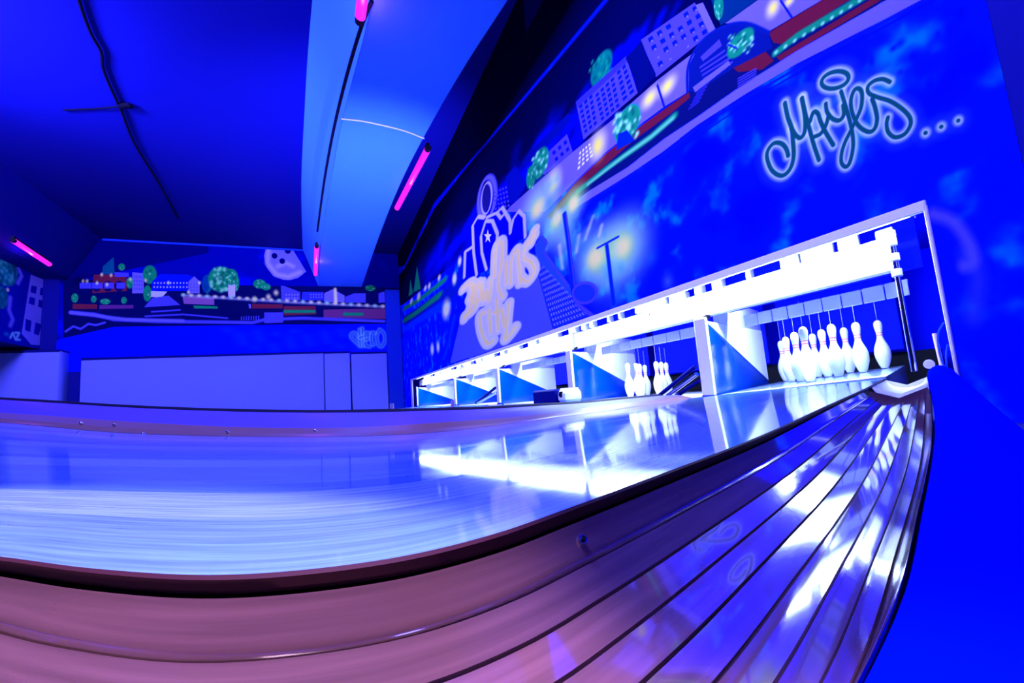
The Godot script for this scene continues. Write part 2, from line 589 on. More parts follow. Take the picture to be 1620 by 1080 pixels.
func paint_city(p: Painter) -> void:
	var navy := lin(0.0, 0.001, 0.02)
	var mid := lin(0.002, 0.008, 0.2)
	var lav := lin(0.16, 0.14, 0.52)
	var lav2 := lin(0.07, 0.06, 0.34)
	var lav3 := lin(0.03, 0.03, 0.26)
	var red := lin(0.15, 0.01, 0.016)
	var teal := lin(0.005, 0.34, 0.06)
	var mint := lin(0.3, 0.95, 0.2)
	var yel := lin(1.0, 1.0, 0.06)
	var pale := lin(0.85, 0.9, 0.9)
	p.mottled(5, 0.022, lin(0, 0.02, 0.8), lin(0.0, 0.2, 0.9), 0.0, 0.55)
	p.mottled(9, 0.008, lin(0, 0.004, 0.4), lin(0, 0.002, 0.3), 0.25, 0.6)
	# night sky over the painted town, and the plain dark band above it
	p.poly(v2([[600, 470], [640, 425], [687, 330], [767, 227], [870, 110], [960, 0], [1200, -300], [1750, -700], [1480, -20], [1385, 5], [1260, 60], [1041, 130], [893, 255], [809, 330], [740, 400], [690, 440], [640, 480], [600, 500]]), navy)
	var r := RandomNumberGenerator.new()
	r.seed = 4
	for i in 150:
		var t := r.randf()
		var q := Vector2(650, 440).lerp(Vector2(1010, 20), t) + Vector2(r.randf_range(5, 45), r.randf_range(10, 60)) * (0.4 + t)
		p.line([q, q + Vector2(r.randf_range(5, 26), -r.randf_range(14, 40))], r.randf_range(2, 7), lin(0, 0.003, 0.45), 12, 0.35)
	for i in 46:
		var q := Vector2(r.randf_range(1270, 1600), r.randf_range(-40, 150))
		if q.y < 90 - (q.x - 1330) * 0.5: continue
		p.blob(q, r.randf_range(8, 20), r.randf_range(8, 20), lin(0, 0.003, 0.16) if i % 3 else lin(0, 0.006, 0.6), 0.1, 0.75)
	p.poly(v2([[560, 440], [640, 420], [687, 320], [767, 227], [950, 8], [1230, -330], [1600, -1000], [560, -1000]]), lin(0.0005, 0.001, 0.022))
	p.line(v2([[640, 424], [687, 322], [767, 229], [860, 118], [952, 8], [1050, -110]]), 3.0, lin(0.0, 0.012, 0.42), 2.0)
	# town
	p.poly(v2([[911, 161], [990, 89], [1009, 147], [923, 221]]), lav2)
	p.grid(v2([[914, 168], [938, 146], [946, 196], [924, 214]]), 3, 6, 0.6, lin(0.0, 0.01, 0.4))
	p.grid(v2([[940, 150], [972, 118], [982, 168], [950, 194]]), 4, 6, 0.6, lin(0.0, 0.01, 0.4))
	p.grid(v2([[974, 114], [990, 98], [1006, 144], [984, 164]]), 2, 6, 0.6, lin(0.0, 0.01, 0.4))
	p.leaves(Vector2(951, 108), 22, 26, lin(0.0, 0.2, 0.06), teal, 30, 2)
	p.poly(v2([[911, 161], [960, 117], [990, 89], [992, 98], [914, 170]]), lav3)
	p.poly(v2([[1014, 63], [1099, 4], [1125, 52], [1038, 122]]), lav2)
	p.grid(v2([[1020, 60], [1104, 2], [1124, 52], [1040, 112]]), 6, 4, 0.5, lin(0.0, 0.01, 0.45), 0.3, 5)
	p.grid(v2([[1022, 63], [1106, 5], [1126, 55], [1042, 115]]), 6, 4, 0.22, lav, 0.45, 6)
	p.poly(v2([[990, 92], [1014, 66], [1038, 118], [1012, 146]]), lin(0.0, 0.003, 0.05))
	p.poly(v2([[1100, 8], [1112, 4], [1132, 46], [1123, 54]]), lav)
	p.poly(v2([[1125, 0], [1160, -25], [1200, -2], [1150, 34], [1140, 40]]), lin(0.0, 0.03, 0.06))
	p.leaves(Vector2(1137, 10), 9, 24, teal, mint, 14, 3)
	p.poly(v2([[838, 268], [897, 212], [906, 240], [862, 276]]), lav2)
	p.grid(v2([[870, 240], [897, 216], [904, 238], [878, 260]]), 3, 2, 0.5, mid)
	p.poly(v2([[824, 260], [838, 240], [900, 178], [903, 190], [842, 256]]), lin(0.0, 0.004, 0.1))
	p.poly(v2([[800, 280], [815, 262], [832, 290], [818, 318], [806, 322]]), lin(0.0, 0.005, 0.14))
	# promenade, brick wall, hedge, road
	p.poly(v2([[800, 335], [809, 325], [893, 251], [967, 191], [1041, 126], [1099, 82], [1089, 145], [1052, 168], [1018, 193], [957, 242], [909, 288], [862, 335]]), lav)
	p.poly(v2([[1147, 37], [1199, 0], [1260, -45], [1360, -60], [1300, 0], [1260, 24], [1216, 50], [1190, 38], [1165, 37]]), lav)
	p.poly(v2([[862, 345], [909, 290], [957, 244], [1018, 196], [1090, 144], [1216, 52], [1310, -5], [1400, -60], [1480, -60], [1385, 10], [1260, 80], [1164, 141], [1100, 186], [1050, 219], [994, 263], [905, 320]]), lin(0.002, 0.006, 0.05))
	p.poly(v2([[866, 345], [909, 290], [957, 244], [1018, 196], [1090, 146], [1092, 154], [1060, 180], [1000, 224], [906, 306], [872, 345]]), red)
	p.poly(v2([[1216, 52], [1310, -5], [1400, -60], [1440, -50], [1330, 8], [1240, 70], [1224, 68]]), red)
	p.poly(v2([[1228, 90], [1330, 28], [1440, -40], [1450, -34], [1335, 36], [1234, 96]]), red)
	p.poly(v2([[1160, 108], [1208, 78], [1224, 96], [1206, 110], [1168, 114]]), red)
	p.poly(v2([[1090, 143], [1090, 104], [1106, 70], [1138, 46], [1178, 38], [1216, 52], [1222, 76], [1160, 108], [1100, 146]]), lin(0.002, 0.01, 0.09))
	p.line(p.smooth(v2([[1088, 145], [1089, 104], [1106, 70], [1138, 45], [1178, 37], [1216, 52]])), 5, lin(0.002, 0.012, 0.1), 1.5)
	p.poly(v2([[1108, 90], [1138, 62], [1142, 72], [1112, 97]]), lav2)
	for i in 4: p.line(v2([[1108 + i * 2, 106 + i * 6], [1146 + i * 4, 80 + i * 6]]), 2.5, lav2, 1.0)
	p.poly(v2([[1096, 138], [1152, 96], [1156, 102], [1100, 146]]), lav)
	for i in 6: p.line(v2([[1090 + i * 3, 172 - i * 6], [1106 + i * 3, 160 - i * 6]]), 1.6, lav3, 1.0)
	for i in 4: p.line(v2([[1168, 124 + i * 4], [1196, 108 + i * 4]]), 1.6, lav2, 1.0)
	p.leaves(Vector2(1171, 68), 27, 20, teal, mint, 34, 7)
	p.line(v2([[1152, 70], [1166, 76]]), 1.5, mid, 1)
	p.line(v2([[913, 303], [960, 266], [1030, 216], [1066, 184]]), 9, teal, 2.5)
	p.line(v2([[930, 291], [985, 248], [1030, 216], [1064, 187]]), 4, mint, 3, 0.7)
	p.line(v2([[1226, 84], [1262, 56], [1330, 16], [1420, -38]]), 11, teal, 3)
	for i in 12: p.blob(Vector2(1228, 82).lerp(Vector2(1390, -18), i / 11.0), 6, 5, mint, 0.3, 0.8)
	p.poly(v2([[905, 322], [930, 303], [994, 264], [1050, 220], [1100, 187], [1164, 142], [1260, 81], [1385, 10], [1440, -22], [1480, -12], [1400, 30], [1260, 101], [1182, 147], [1101, 199], [1050, 239], [992, 278], [912, 328]]), lav)
	p.line(v2([[912, 331], [1050, 245], [1101, 204], [1182, 154], [1260, 108], [1470, -4]]), 3, mid, 1)
	p.line(v2([[912, 338], [1050, 252], [1182, 162], [1260, 116], [1480, -2]]), 2, lin(0.0, 0.004, 0.25), 1.5)
	# crowns and street lamps
	p.leaves(Vector2(992, 196), 26, 30, teal, mint, 46, 8)
	p.poly(v2([[978, 212], [992, 206], [1004, 222], [975, 238]]), lin(0.0, 0.02, 0.2))
	p.leaves(Vector2(854, 258), 17, 24, teal, mint, 26, 9)
	p.leaves(Vector2(840, 280), 9, 20, teal, mint, 12, 10)
	for l in [[1028, 155, 15, 13], [1056, 136, 15, 13], [1223, 12, 12, 14], [1249, 1, 10, 8], [946, 230, 14, 22], [876, 288, 12, 20]]:
		p.blob(Vector2(l[0], l[1]), l[2] * 1.7, l[3] * 1.7, yel, 0.05)
	p.line(v2([[1040, 134], [1051, 168]]), 2.5, mid, 1)
	p.line(v2([[1235, 0], [1253, 27]]), 2.5, mid, 1)
	p.grid(v2([[916, 240], [934, 224], [940, 246], [912, 272]]), 4, 4, 0.6, pale)
	# the glow of the lamps by the water
	for l in [[849, 327, 26, 28, 0.7], [878, 352, 26, 30, 0.7], [907, 320, 18, 20, 0.8], [944, 408, 36, 40, 0.75], [984, 391, 38, 42, 0.8], [965, 430, 40, 50, 0.35], [895, 380, 22, 34, 0.5]]:
		p.blob(Vector2(l[0], l[1]), l[2] * 2.0, l[3] * 2.0, lin(0.45, 1.0, 0.1), 0.0, minf(1.0, l[4] * 1.25))
	for l in [[851, 330, 12, 14], [881, 345, 9, 12], [907, 322, 9, 12], [942, 407, 16, 18], [984, 391, 16, 17]]:
		p.blob(Vector2(l[0], l[1]), l[2] * 1.5, l[3] * 1.5, lin(1.0, 1.0, 0.13), 0.2, 0.95)
	for l in [[[885, 388], [890, 424]], [[938, 342], [926, 378]], [[916, 372], [912, 398]], [[952, 356], [948, 372]]]:
		p.line(v2(l), 4, pale, 3, 0.6)
	for i in 40:
		var q := Vector2(870, 340).lerp(Vector2(1000, 500), r.randf()) + Vector2(r.randf_range(-40, 60), r.randf_range(-70, 20))
		p.blob(q, r.randf_range(8, 22), r.randf_range(10, 30), lin(0.02, 0.35, 0.8) if i % 3 else lin(0.4, 0.9, 0.25), 0.0, 0.4)
	p.line(v2([[893, 338], [899, 380], [907, 455]]), 6, lin(0.0, 0.02, 0.3), 1.5)
	p.line(v2([[895, 338], [909, 452]]), 1.5, lav2, 1)
	p.line(v2([[960, 388], [971, 480]]), 5, lin(0.0, 0.02, 0.3), 1.5)
	p.line(v2([[945, 392], [960, 384], [978, 374]]), 3, lin(0.0, 0.02, 0.3), 1)
	# road, pavement, basin
	p.poly(v2([[712, 575], [727, 510], [750, 470], [850, 432], [876, 520], [760, 560]]), lin(0.075, 0.1, 0.7))
	p.poly(v2([[846, 388], [858, 372], [866, 380], [862, 396], [902, 452], [905, 482], [884, 462], [850, 422]]), lin(0.02, 0.08, 0.5))
	p.line(v2([[858, 374], [866, 384], [860, 398], [898, 452]]), 2, lav2, 1)
	p.poly(v2([[848, 424], [856, 418], [900, 468], [934, 498], [874, 520]]), lin(0.01, 0.03, 0.4))
	p.grid(v2([[850, 424], [858, 418], [932, 497], [876, 518]]), 12, 12, 0.5, lin(0.2, 0.24, 0.7))
	p.poly(p.ellipse(Vector2(925, 463), 17, 14, -0.2), lin(0.01, 0.04, 0.4))
	p.line(p.ellipse(Vector2(925, 463), 19, 16, -0.2), 3.5, lav2, 1.5)
	p.line(v2([[912, 480], [936, 498]]), 5, lav2, 1.5)
	# the dark quay on the far side and the firs
	p.poly(v2([[640, 500], [700, 458], [735, 430], [742, 452], [700, 486], [640, 522]]), lin(0.0, 0.01, 0.18))
	p.line(v2([[638, 521], [695, 486]]), 9, lin(0.0, 0.04, 0.55), 3)
	var z := Vector2(630, 400)
	p.poly(p.map([[160, 115], [132, 335], [192, 305]], z, 5.4), teal)
	p.poly(p.map([[105, 225], [88, 370], [126, 345]], z, 5.4), teal)
	p.line(p.map([[50, 475], [180, 400], [390, 235]], z, 5.4), 6, teal, 2)
	p.line(p.map([[50, 575], [140, 520], [345, 365]], z, 5.4), 7, teal, 2)
	for l in [[410, 480, 11, 24], [480, 220, 6, 15], [525, 70, 5, 12], [350, 210, 4, 8], [265, 280, 4, 8], [175, 370, 5, 10], [112, 412, 4, 7], [232, 300, 4, 7]]:
		p.blob(z + Vector2(l[0], l[1]) / 5.4, l[2], l[3], lin(0.9, 1.0, 0.2), 0.3, 0.9)
	for l in [[290, 820, 4.5, 15], [340, 800, 4, 14]]:
		p.blob(z + Vector2(l[0], l[1]) / 5.4, l[2], l[3], lin(0.8, 0.95, 0.9), 0.3, 0.9)
	p.line(p.map([[480, 540], [440, 740], [390, 900]], z, 5.4), 4, lin(0.0, 0.03, 0.35), 2)
	# the sign: halo, skyline letters and the script words
	var o := Vector2(700, 250)
	p.line(p.ellipse(o + Vector2(245, 220) / 3.483, 13, 34, 0.12), 5, lin(0.16, 0.16, 0.75), 2)
	p.poly(p.ellipse(o + Vector2(243, 220) / 3.483, 6, 22, 0.1), lin(0.01, 0.01, 0.08))
	p.line(p.ellipse(o + Vector2(243, 220) / 3.483, 8, 25, 0.1), 2.5, lin(0.5, 0.5, 0.85), 1)
	p.grid(v2([[780, 302], [802, 292], [808, 328], [782, 334]]), 5, 5, 0.55, lav2)
	p.poly(p.map([[122, 672], [126, 515], [163, 488], [168, 350], [195, 318], [225, 335], [262, 318], [300, 300], [332, 268], [370, 330], [388, 330], [420, 288], [452, 320], [455, 440], [400, 465], [355, 530], [310, 480], [268, 600], [240, 618], [182, 650], [176, 680]], o, 3.483), lin(0.0, 0.001, 0.22))
	for l in [[[120, 655], [125, 515], [165, 488]], [[188, 642], [172, 520], [166, 372], [195, 322], [232, 325]], [[242, 612], [217, 520], [212, 430], [238, 345], [275, 345], [303, 415], [300, 470]],
			[[245, 325], [300, 300], [330, 270], [372, 345], [374, 410]], [[374, 410], [390, 335], [420, 290], [450, 318], [456, 432]], [[300, 300], [322, 330], [345, 300]]]:
		p.line(p.map(l, o, 3.483), 4.2, lin(0.6, 0.6, 0.85), 1)
	var star := []
	for i in 10:
		var a := TAU * i / 10.0 - 1.57
		star.append(o + (Vector2(250, 432) + Vector2(cos(a) * 0.75, sin(a) * 1.35) * (30.0 if i % 2 == 0 else 12.0)) / 3.483)
	p.poly(star, lin(0.85, 0.85, 0.95))
	var words := [
		[[120, 885], [150, 830], [166, 760], [158, 690]], [[112, 722], [150, 692], [182, 722], [150, 772], [184, 805], [152, 852], [122, 868]],
		[[196, 690], [182, 740], [196, 790], [212, 740], [196, 690]], [[216, 690], [226, 785], [241, 730], [256, 785], [268, 670]],
		[[288, 650], [296, 490], [326, 468], [326, 570], [308, 700], [330, 765]], [[348, 570], [352, 690]], [[376, 690], [380, 565], [412, 505], [422, 600], [428, 685]],
		[[505, 430], [462, 480], [448, 545], [490, 575], [506, 625], [470, 680], [436, 660]], [[508, 398], [486, 470]],
		[[232, 850], [206, 870], [214, 950], [246, 1020], [276, 1005]], [[256, 835], [266, 960]], [[300, 775], [306, 945]], [[282, 850], [328, 840]], [[328, 835], [342, 925]], [[366, 800], [352, 950], [344, 1000], [378, 965], [402, 930]]]
	for l in words: p.line(p.smooth(p.map(l, o, 3.483)), 17, lin(0.75, 0.75, 0.75), 1.5)
	for l in words: p.line(p.smooth(p.map(l, o, 3.483)), 5.5, lin(1.0, 0.84, 0.13), 2)
	# the signature
	var g := Vector2(1190, 90)
	var letters := [
		[[265, 720], [250, 670], [215, 632], [160, 630], [117, 680], [110, 740], [140, 820], [190, 862], [240, 860], [285, 805], [305, 720], [300, 620], [290, 520], [262, 440], [240, 335]],
		[[290, 520], [320, 570], [355, 590], [385, 545], [388, 440], [365, 300]], [[365, 300], [395, 430], [425, 540], [452, 640], [490, 752]],
		[[425, 470], [450, 402], [482, 412], [502, 470], [540, 550], [595, 642]], [[460, 580], [502, 560], [540, 500], [560, 430]],
		[[540, 340], [550, 400], [590, 450], [640, 462], [672, 420], [668, 350]],
		[[652, 250], [680, 340], [712, 450], [736, 560], [740, 660], [716, 770], [685, 802], [655, 770], [657, 700], [682, 620], [722, 540], [770, 440], [800, 360], [806, 270], [785, 230], [750, 240], [725, 310], [730, 390], [760, 470], [800, 520], [860, 546], [900, 520], [916, 450], [902, 370], [880, 305]],
		[[1010, 180], [960, 160], [900, 170], [850, 212], [856, 262], [920, 292], [1010, 320], [1090, 370], [1150, 430], [1162, 490], [1120, 560], [1050, 586], [1000, 550], [986, 490], [996, 440]]]
	var strokes := []
	for l in letters: strokes.append(p.smooth(p.map(l, g, 4.629)))
	strokes.append(p.ellipse(g + Vector2(608, 166) / 4.629, 22, 13, -0.27))
	for d in [[1270, 553], [1385, 508], [1510, 463]]: strokes.append([g + Vector2(d[0], d[1]) / 4.629, g + Vector2(d[0] + 3, d[1]) / 4.629])
	for s in strokes: p.line(s, 10, lin(0.1, 0.32, 0.9), 22, 0.45)
	for s in strokes: p.line(s, 14, lin(0.75, 0.98, 0.9), 5, 0.85)
	for s in strokes: p.line(s, 6.5, lin(0.004, 0.1, 0.05), 1.3)
	# a sprayed loop beside the mask
	p.line(p.smooth(v2([[1476, 338], [1508, 350], [1532, 382], [1540, 412], [1526, 420]])), 16, lin(0.22, 0.16, 0.7), 10, 0.6)
	p.line(p.smooth(v2([[1530, 400], [1548, 440], [1540, 500]])), 20, lin(0.08, 0.1, 0.7), 16, 0.4)

func paint_side(p: Painter) -> void:
	var navy := lin(0.0, 0.001, 0.05)
	var lav := lin(0.2, 0.19, 0.62)
	var lav2 := lin(0.08, 0.08, 0.42)
	var teal := lin(0.005, 0.42, 0.07)
	var mint := lin(0.3, 1.0, 0.22)
	var yel := lin(1.0, 1.0, 0.2)
	var red := lin(0.2, 0.02, 0.03)
	p.mottled(15, 0.006, lin(0, 0.002, 0.16), lin(0, 0.003, 0.3), 0.0, 0.5)
	p.poly(v2([[90, 360], [330, 370], [330, 400], [90, 450]]), lin(0, 0.001, 0.08))
	# blue water below the town
	p.poly(v2([[60, 600], [60, 548], [110, 532], [180, 516], [400, 513], [640, 510], [640, 600]]), lin(0, 0.006, 0.9))
	for i in 30:
		var q := Vector2(360 + (i * 53) % 240, 522 + (i * 17) % 32)
		p.blob(q, 22, 9, lin(0, 0.06, 0.95), 0.0, 0.5)
	p.poly(v2([[100, 440], [300, 450], [640, 455], [640, 512], [400, 514], [180, 517], [100, 535]]), lin(0.001, 0.003, 0.05))
	# moon like a ball with three holes
	var m := Vector2(360, 360)
	p.poly(p.map([[338, 150], [520, 150], [548, 172], [672, 375], [600, 430], [540, 446], [480, 446], [390, 412], [332, 335], [312, 240]], m, 5.4), lav)
	p.line(p.map([[350, 180], [340, 300], [420, 400], [520, 420], [620, 380]], m, 5.4), 5, lin(0.55, 0.5, 0.8), 4, 0.8)
	p.line(p.map([[430, 330], [500, 300], [560, 330]], m, 5.4), 4, lin(0.6, 0.55, 0.8), 4, 0.7)
	for h in [[515, 195, 5.5], [402, 240, 5], [468, 285, 5]]: p.blob(m + Vector2(h[0], h[1]) / 5.4, h[2], h[2], lin(0, 0.001, 0.06), 0.8)
	# left: arcade and red roofs
	var z := Vector2(100, 360)
	p.poly(p.map([[340, 330], [430, 250], [440, 390], [330, 400]], z, 5.4), lin(0.0, 0.12, 0.12))
	p.poly(p.map([[260, 400], [540, 400], [545, 540], [250, 560]], z, 5.4), red)
	for i in 4: p.poly(p.ellipse(z + Vector2(190 + i * 96, 500) / 5.4, 7.5, 8.5), lin(0.002, 0.004, 0.06))
	for i in 4: p.poly(p.map([[140 + i * 105, 470], [240 + i * 96, 470], [240 + i * 96, 520], [140 + i * 105, 520]], z, 5.4), lav2)
	p.poly(p.map([[440, 380], [560, 385], [560, 420], [440, 420]], z, 5.4), lav2)
	p.poly(p.map([[590, 380], [685, 390], [690, 560], [590, 560]], z, 5.4), lav)
	p.grid(p.map([[600, 400], [680, 408], [682, 540], [600, 540]], z, 5.4), 4, 4, 0.5, lav2)
	p.poly(p.map([[80, 650], [290, 655], [290, 695], [80, 695]], z, 5.4), red)
	p.poly(p.map([[310, 660], [600, 660], [600, 690], [310, 695]], z, 5.4), lin(0.14, 0.03, 0.12))
	for l in [[100, 600, 6, 8], [262, 610, 5, 6], [360, 630, 9, 5], [520, 620, 5, 6], [740, 400, 12, 16], [500, 335, 6, 6], [720, 560, 7, 14], [570, 470, 6, 10]]:
		p.leaves(z + Vector2(l[0], l[1]) / 5.4, l[2], l[3], teal, mint, 8, int(l[0]))
	# palace with lit windows
	p.poly(p.map([[760, 460], [830, 395], [1060, 400], [1110, 420], [1110, 540], [750, 540]], z, 5.4), lin(0.0, 0.01, 0.4))
	p.grid(p.map([[770, 455], [1070, 455], [1070, 525], [760, 525]], z, 5.4), 11, 2, 0.45, lin(0.5, 0.55, 0.8))
	p.poly(p.map([[1070, 460], [1120, 415], [1165, 460], [1165, 560], [1070, 560]], z, 5.4), lav)
	p.grid(p.map([[1080, 470], [1155, 470], [1155, 550], [1080, 550]], z, 5.4), 3, 3, 0.4, lav2)
	p.poly(p.map([[750, 540], [890, 545], [840, 600], [750, 590]], z, 5.4), lin(0.7, 0.75, 0.6))
	p.poly(p.map([[760, 600], [900, 580], [1000, 660], [690, 680]], z, 5.4), lav2)
	p.poly(p.map([[1020, 590], [1290, 600], [1290, 660], [1030, 650]], z, 5.4), lin(0.3, 0.12, 0.2))
	p.poly(p.map([[1110, 665], [1320, 672], [1320, 692], [1120, 690]], z, 5.4), teal)
	# big tree and the lit church
	p.leaves(z + Vector2(1230, 480) / 5.4, 9, 16, lin(0.0, 0.08, 0.16), teal, 8, 31)
	p.leaves(z + Vector2(1350, 440) / 5.4, 22, 22, teal, mint, 60, 32)
	p.leaves(z + Vector2(1460, 470) / 5.4, 9, 16, teal, mint, 16, 33)
	p.poly(p.map([[1410, 470], [1440, 450], [1470, 480], [1470, 590], [1410, 590]], z, 5.4), lin(0.75, 0.7, 0.6))
	# right: houses along the river
	p.leaves(m + Vector2(30, 420) / 5.4, 12, 14, teal, mint, 20, 34)
	p.leaves(m + Vector2(275, 480) / 5.4, 11, 8, teal, mint, 16, 35)
	p.leaves(m + Vector2(330, 505) / 5.4, 8, 6, teal, mint, 10, 36)
	p.poly(p.map([[455, 495], [490, 500], [620, 550], [620, 620], [460, 620]], m, 5.4), lav2)
	p.grid(p.map([[490, 560], [610, 560], [610, 615], [490, 615]], m, 5.4), 5, 2, 0.5, lin(0.3, 0.3, 0.75))
	p.poly(p.map([[640, 550], [820, 550], [820, 620], [630, 620]], m, 5.4), lin(0.03, 0.04, 0.5))
	p.grid(p.map([[700, 560], [815, 560], [815, 605], [700, 605]], m, 5.4), 5, 2, 0.45, lin(0.3, 0.3, 0.75))
	p.poly(p.map([[825, 560], [900, 525], [1000, 580], [1000, 635], [825, 635]], m, 5.4), lav)
	p.poly(p.map([[1005, 590], [1085, 560], [1180, 560], [1180, 640], [1005, 640]], m, 5.4), lav2)
	p.poly(p.map([[1290, 560], [1340, 545], [1345, 640], [1290, 640]], m, 5.4), lav2)
	p.leaves(m + Vector2(1220, 515) / 5.4, 9, 5, teal, mint, 10, 37)
	p.line(p.map([[920, 525], [925, 640]], m, 5.4), 4, yel, 2)
	for i in 26:
		var q := Vector2(290, 466).lerp(Vector2(606, 484), i / 25.0)
		p.blob(q, 6, 4.5, yel if i % 3 else mint, 0.2, 0.9)
	p.line(v2([[290, 467], [460, 478], [606, 485]]), 3, lin(0.7, 0.8, 0.4), 2, 0.6)
	for l in [[330, 400], [410, 405], [170, 455], [205, 455], [290, 470], [375, 485], [900, 470], [575, 440], [705, 450], [1165, 470], [1070, 550]]: p.blob(z + Vector2(l[0], l[1]) / 5.4, 4, 5, yel, 0.2, 0.9)
	for l in [[415, 555], [350, 590], [230, 610]]: p.blob(m + Vector2(l[0], l[1]) / 5.4, 7, 8, yel, 0.1, 0.9)
	p.poly(p.map([[210, 650], [470, 655], [470, 690], [210, 690]], m, 5.4), red)
	p.poly(p.map([[480, 670], [750, 670], [760, 740], [480, 750]], m, 5.4), red)
	p.poly(p.map([[820, 700], [1350, 690], [1350, 780], [820, 770]], m, 5.4), lin(0.2, 0.04, 0.1))
	p.line(p.map([[490, 715], [740, 715]], m, 5.4), 4, teal, 1.5)
	p.line(p.map([[1000, 738], [1150, 738]], m, 5.4), 4, teal, 1.5)
	p.poly(p.map([[180, 650], [185, 690], [200, 690], [200, 655]], m, 5.4), lav)
	# promenade edge, fence, kerb
	p.line(v2([[112, 494], [150, 497], [180, 505], [250, 508], [400, 510], [420, 505], [480, 503], [608, 508]]), 4.5, lav2, 1.5)
	p.line(v2([[112, 494], [160, 500], [200, 505], [290, 507]]), 4, lav, 2, 0.8)
	p.line(v2([[230, 500], [290, 497], [360, 503]]), 2, lav2, 1)
	p.line(v2([[240, 493], [285, 490]]), 2, lav2, 1)
	p.grid(v2([[380, 496], [412, 494], [410, 511], [380, 511]]), 8, 1, 0.4, lav2)
	p.poly(v2([[418, 494], [448, 494], [448, 510], [418, 511]]), lav2)
	p.line(v2([[104, 524], [116, 516], [128, 520], [140, 512], [152, 514], [166, 510]]), 3, lav2, 1)
	# tag in spray paint
	for l in [[[1125, 1000], [1060, 940], [1062, 905], [1090, 900], [1112, 940]], [[1135, 1010], [1128, 870]], [[1160, 1010], [1152, 860]], [[1130, 940], [1165, 925]], [[1215, 900], [1180, 905], [1180, 1000], [1215, 1015]], [[1182, 955], [1210, 945]],
			[[1245, 1000], [1228, 960], [1235, 900], [1262, 900]], [[1300, 870], [1275, 930], [1290, 1000], [1320, 1012], [1345, 960], [1335, 900], [1300, 870]]]:
		p.line(p.smooth(p.map(l, m, 5.4)), 4.5, lin(0.3, 0.75, 0.9), 3, 0.8)
		p.line(p.smooth(p.map(l, m, 5.4)), 1.6, lin(0.01, 0.12, 0.25), 1)

func paint_pier(p: Painter) -> void:
	var lav := lin(0.3, 0.27, 0.66)
	var dark := lin(0.0, 0.006, 0.3)
	p.poly(v2([[-60, 330], [110, 420], [110, 560], [-60, 560]]), lin(0.0, 0.005, 0.26))
	var z := Vector2(0, 360)
	p.poly(p.map([[262, 400], [415, 460], [345, 1005], [265, 1000], [183, 905]], z, 5.4), lav)
	p.grid(p.map([[255, 470], [410, 505], [385, 720], [225, 660]], z, 5.4), 2, 2, 0.6, dark)
	p.grid(p.map([[205, 740], [375, 800], [340, 960], [195, 900]], z, 5.4), 2, 1, 0.6, dark)
	p.leaves(Vector2(8, 428), 22, 26, lin(0.0, 0.3, 0.16), lin(0.05, 0.7, 0.3), 60, 41)
	p.leaves(Vector2(2, 470), 12, 20, lin(0.0, 0.16, 0.14), lin(0.0, 0.4, 0.2), 14, 42)
	p.blob(Vector2(12, 458), 4, 5, lin(0.9, 1.0, 0.3), 0.3)
	p.line(v2([[16, 470], [14, 490], [20, 505], [16, 515]]), 5, lav, 3, 0.8)
	p.line(v2([[29, 424], [34, 436], [28, 448]]), 5, lav, 2, 0.8)
	p.line(v2([[16, 534], [20, 526], [24, 536]]), 3, lin(0.3, 0.8, 0.6), 1.5)
	p.line(v2([[24, 526], [30, 526], [25, 537], [31, 537]]), 3, lin(0.3, 0.8, 0.6), 1.5)
	p.blob(Vector2(10, 528), 8, 7, lin(0.0, 0.4, 0.4), 0.1, 0.7)

func painted(key: String, p: Painter) -> StandardMaterial3D:
	var m := mat(key, Color.WHITE, 0.75)
	m.albedo_texture = p.texture()
	m.metallic_specular = 0.04
	m.texture_repeat = false
	return m

# ---------------------------------------------------------------- the room
const MASK_U0 := 1.04
const MASK_U1 := 14.45
const MASK_TOP := 0.8

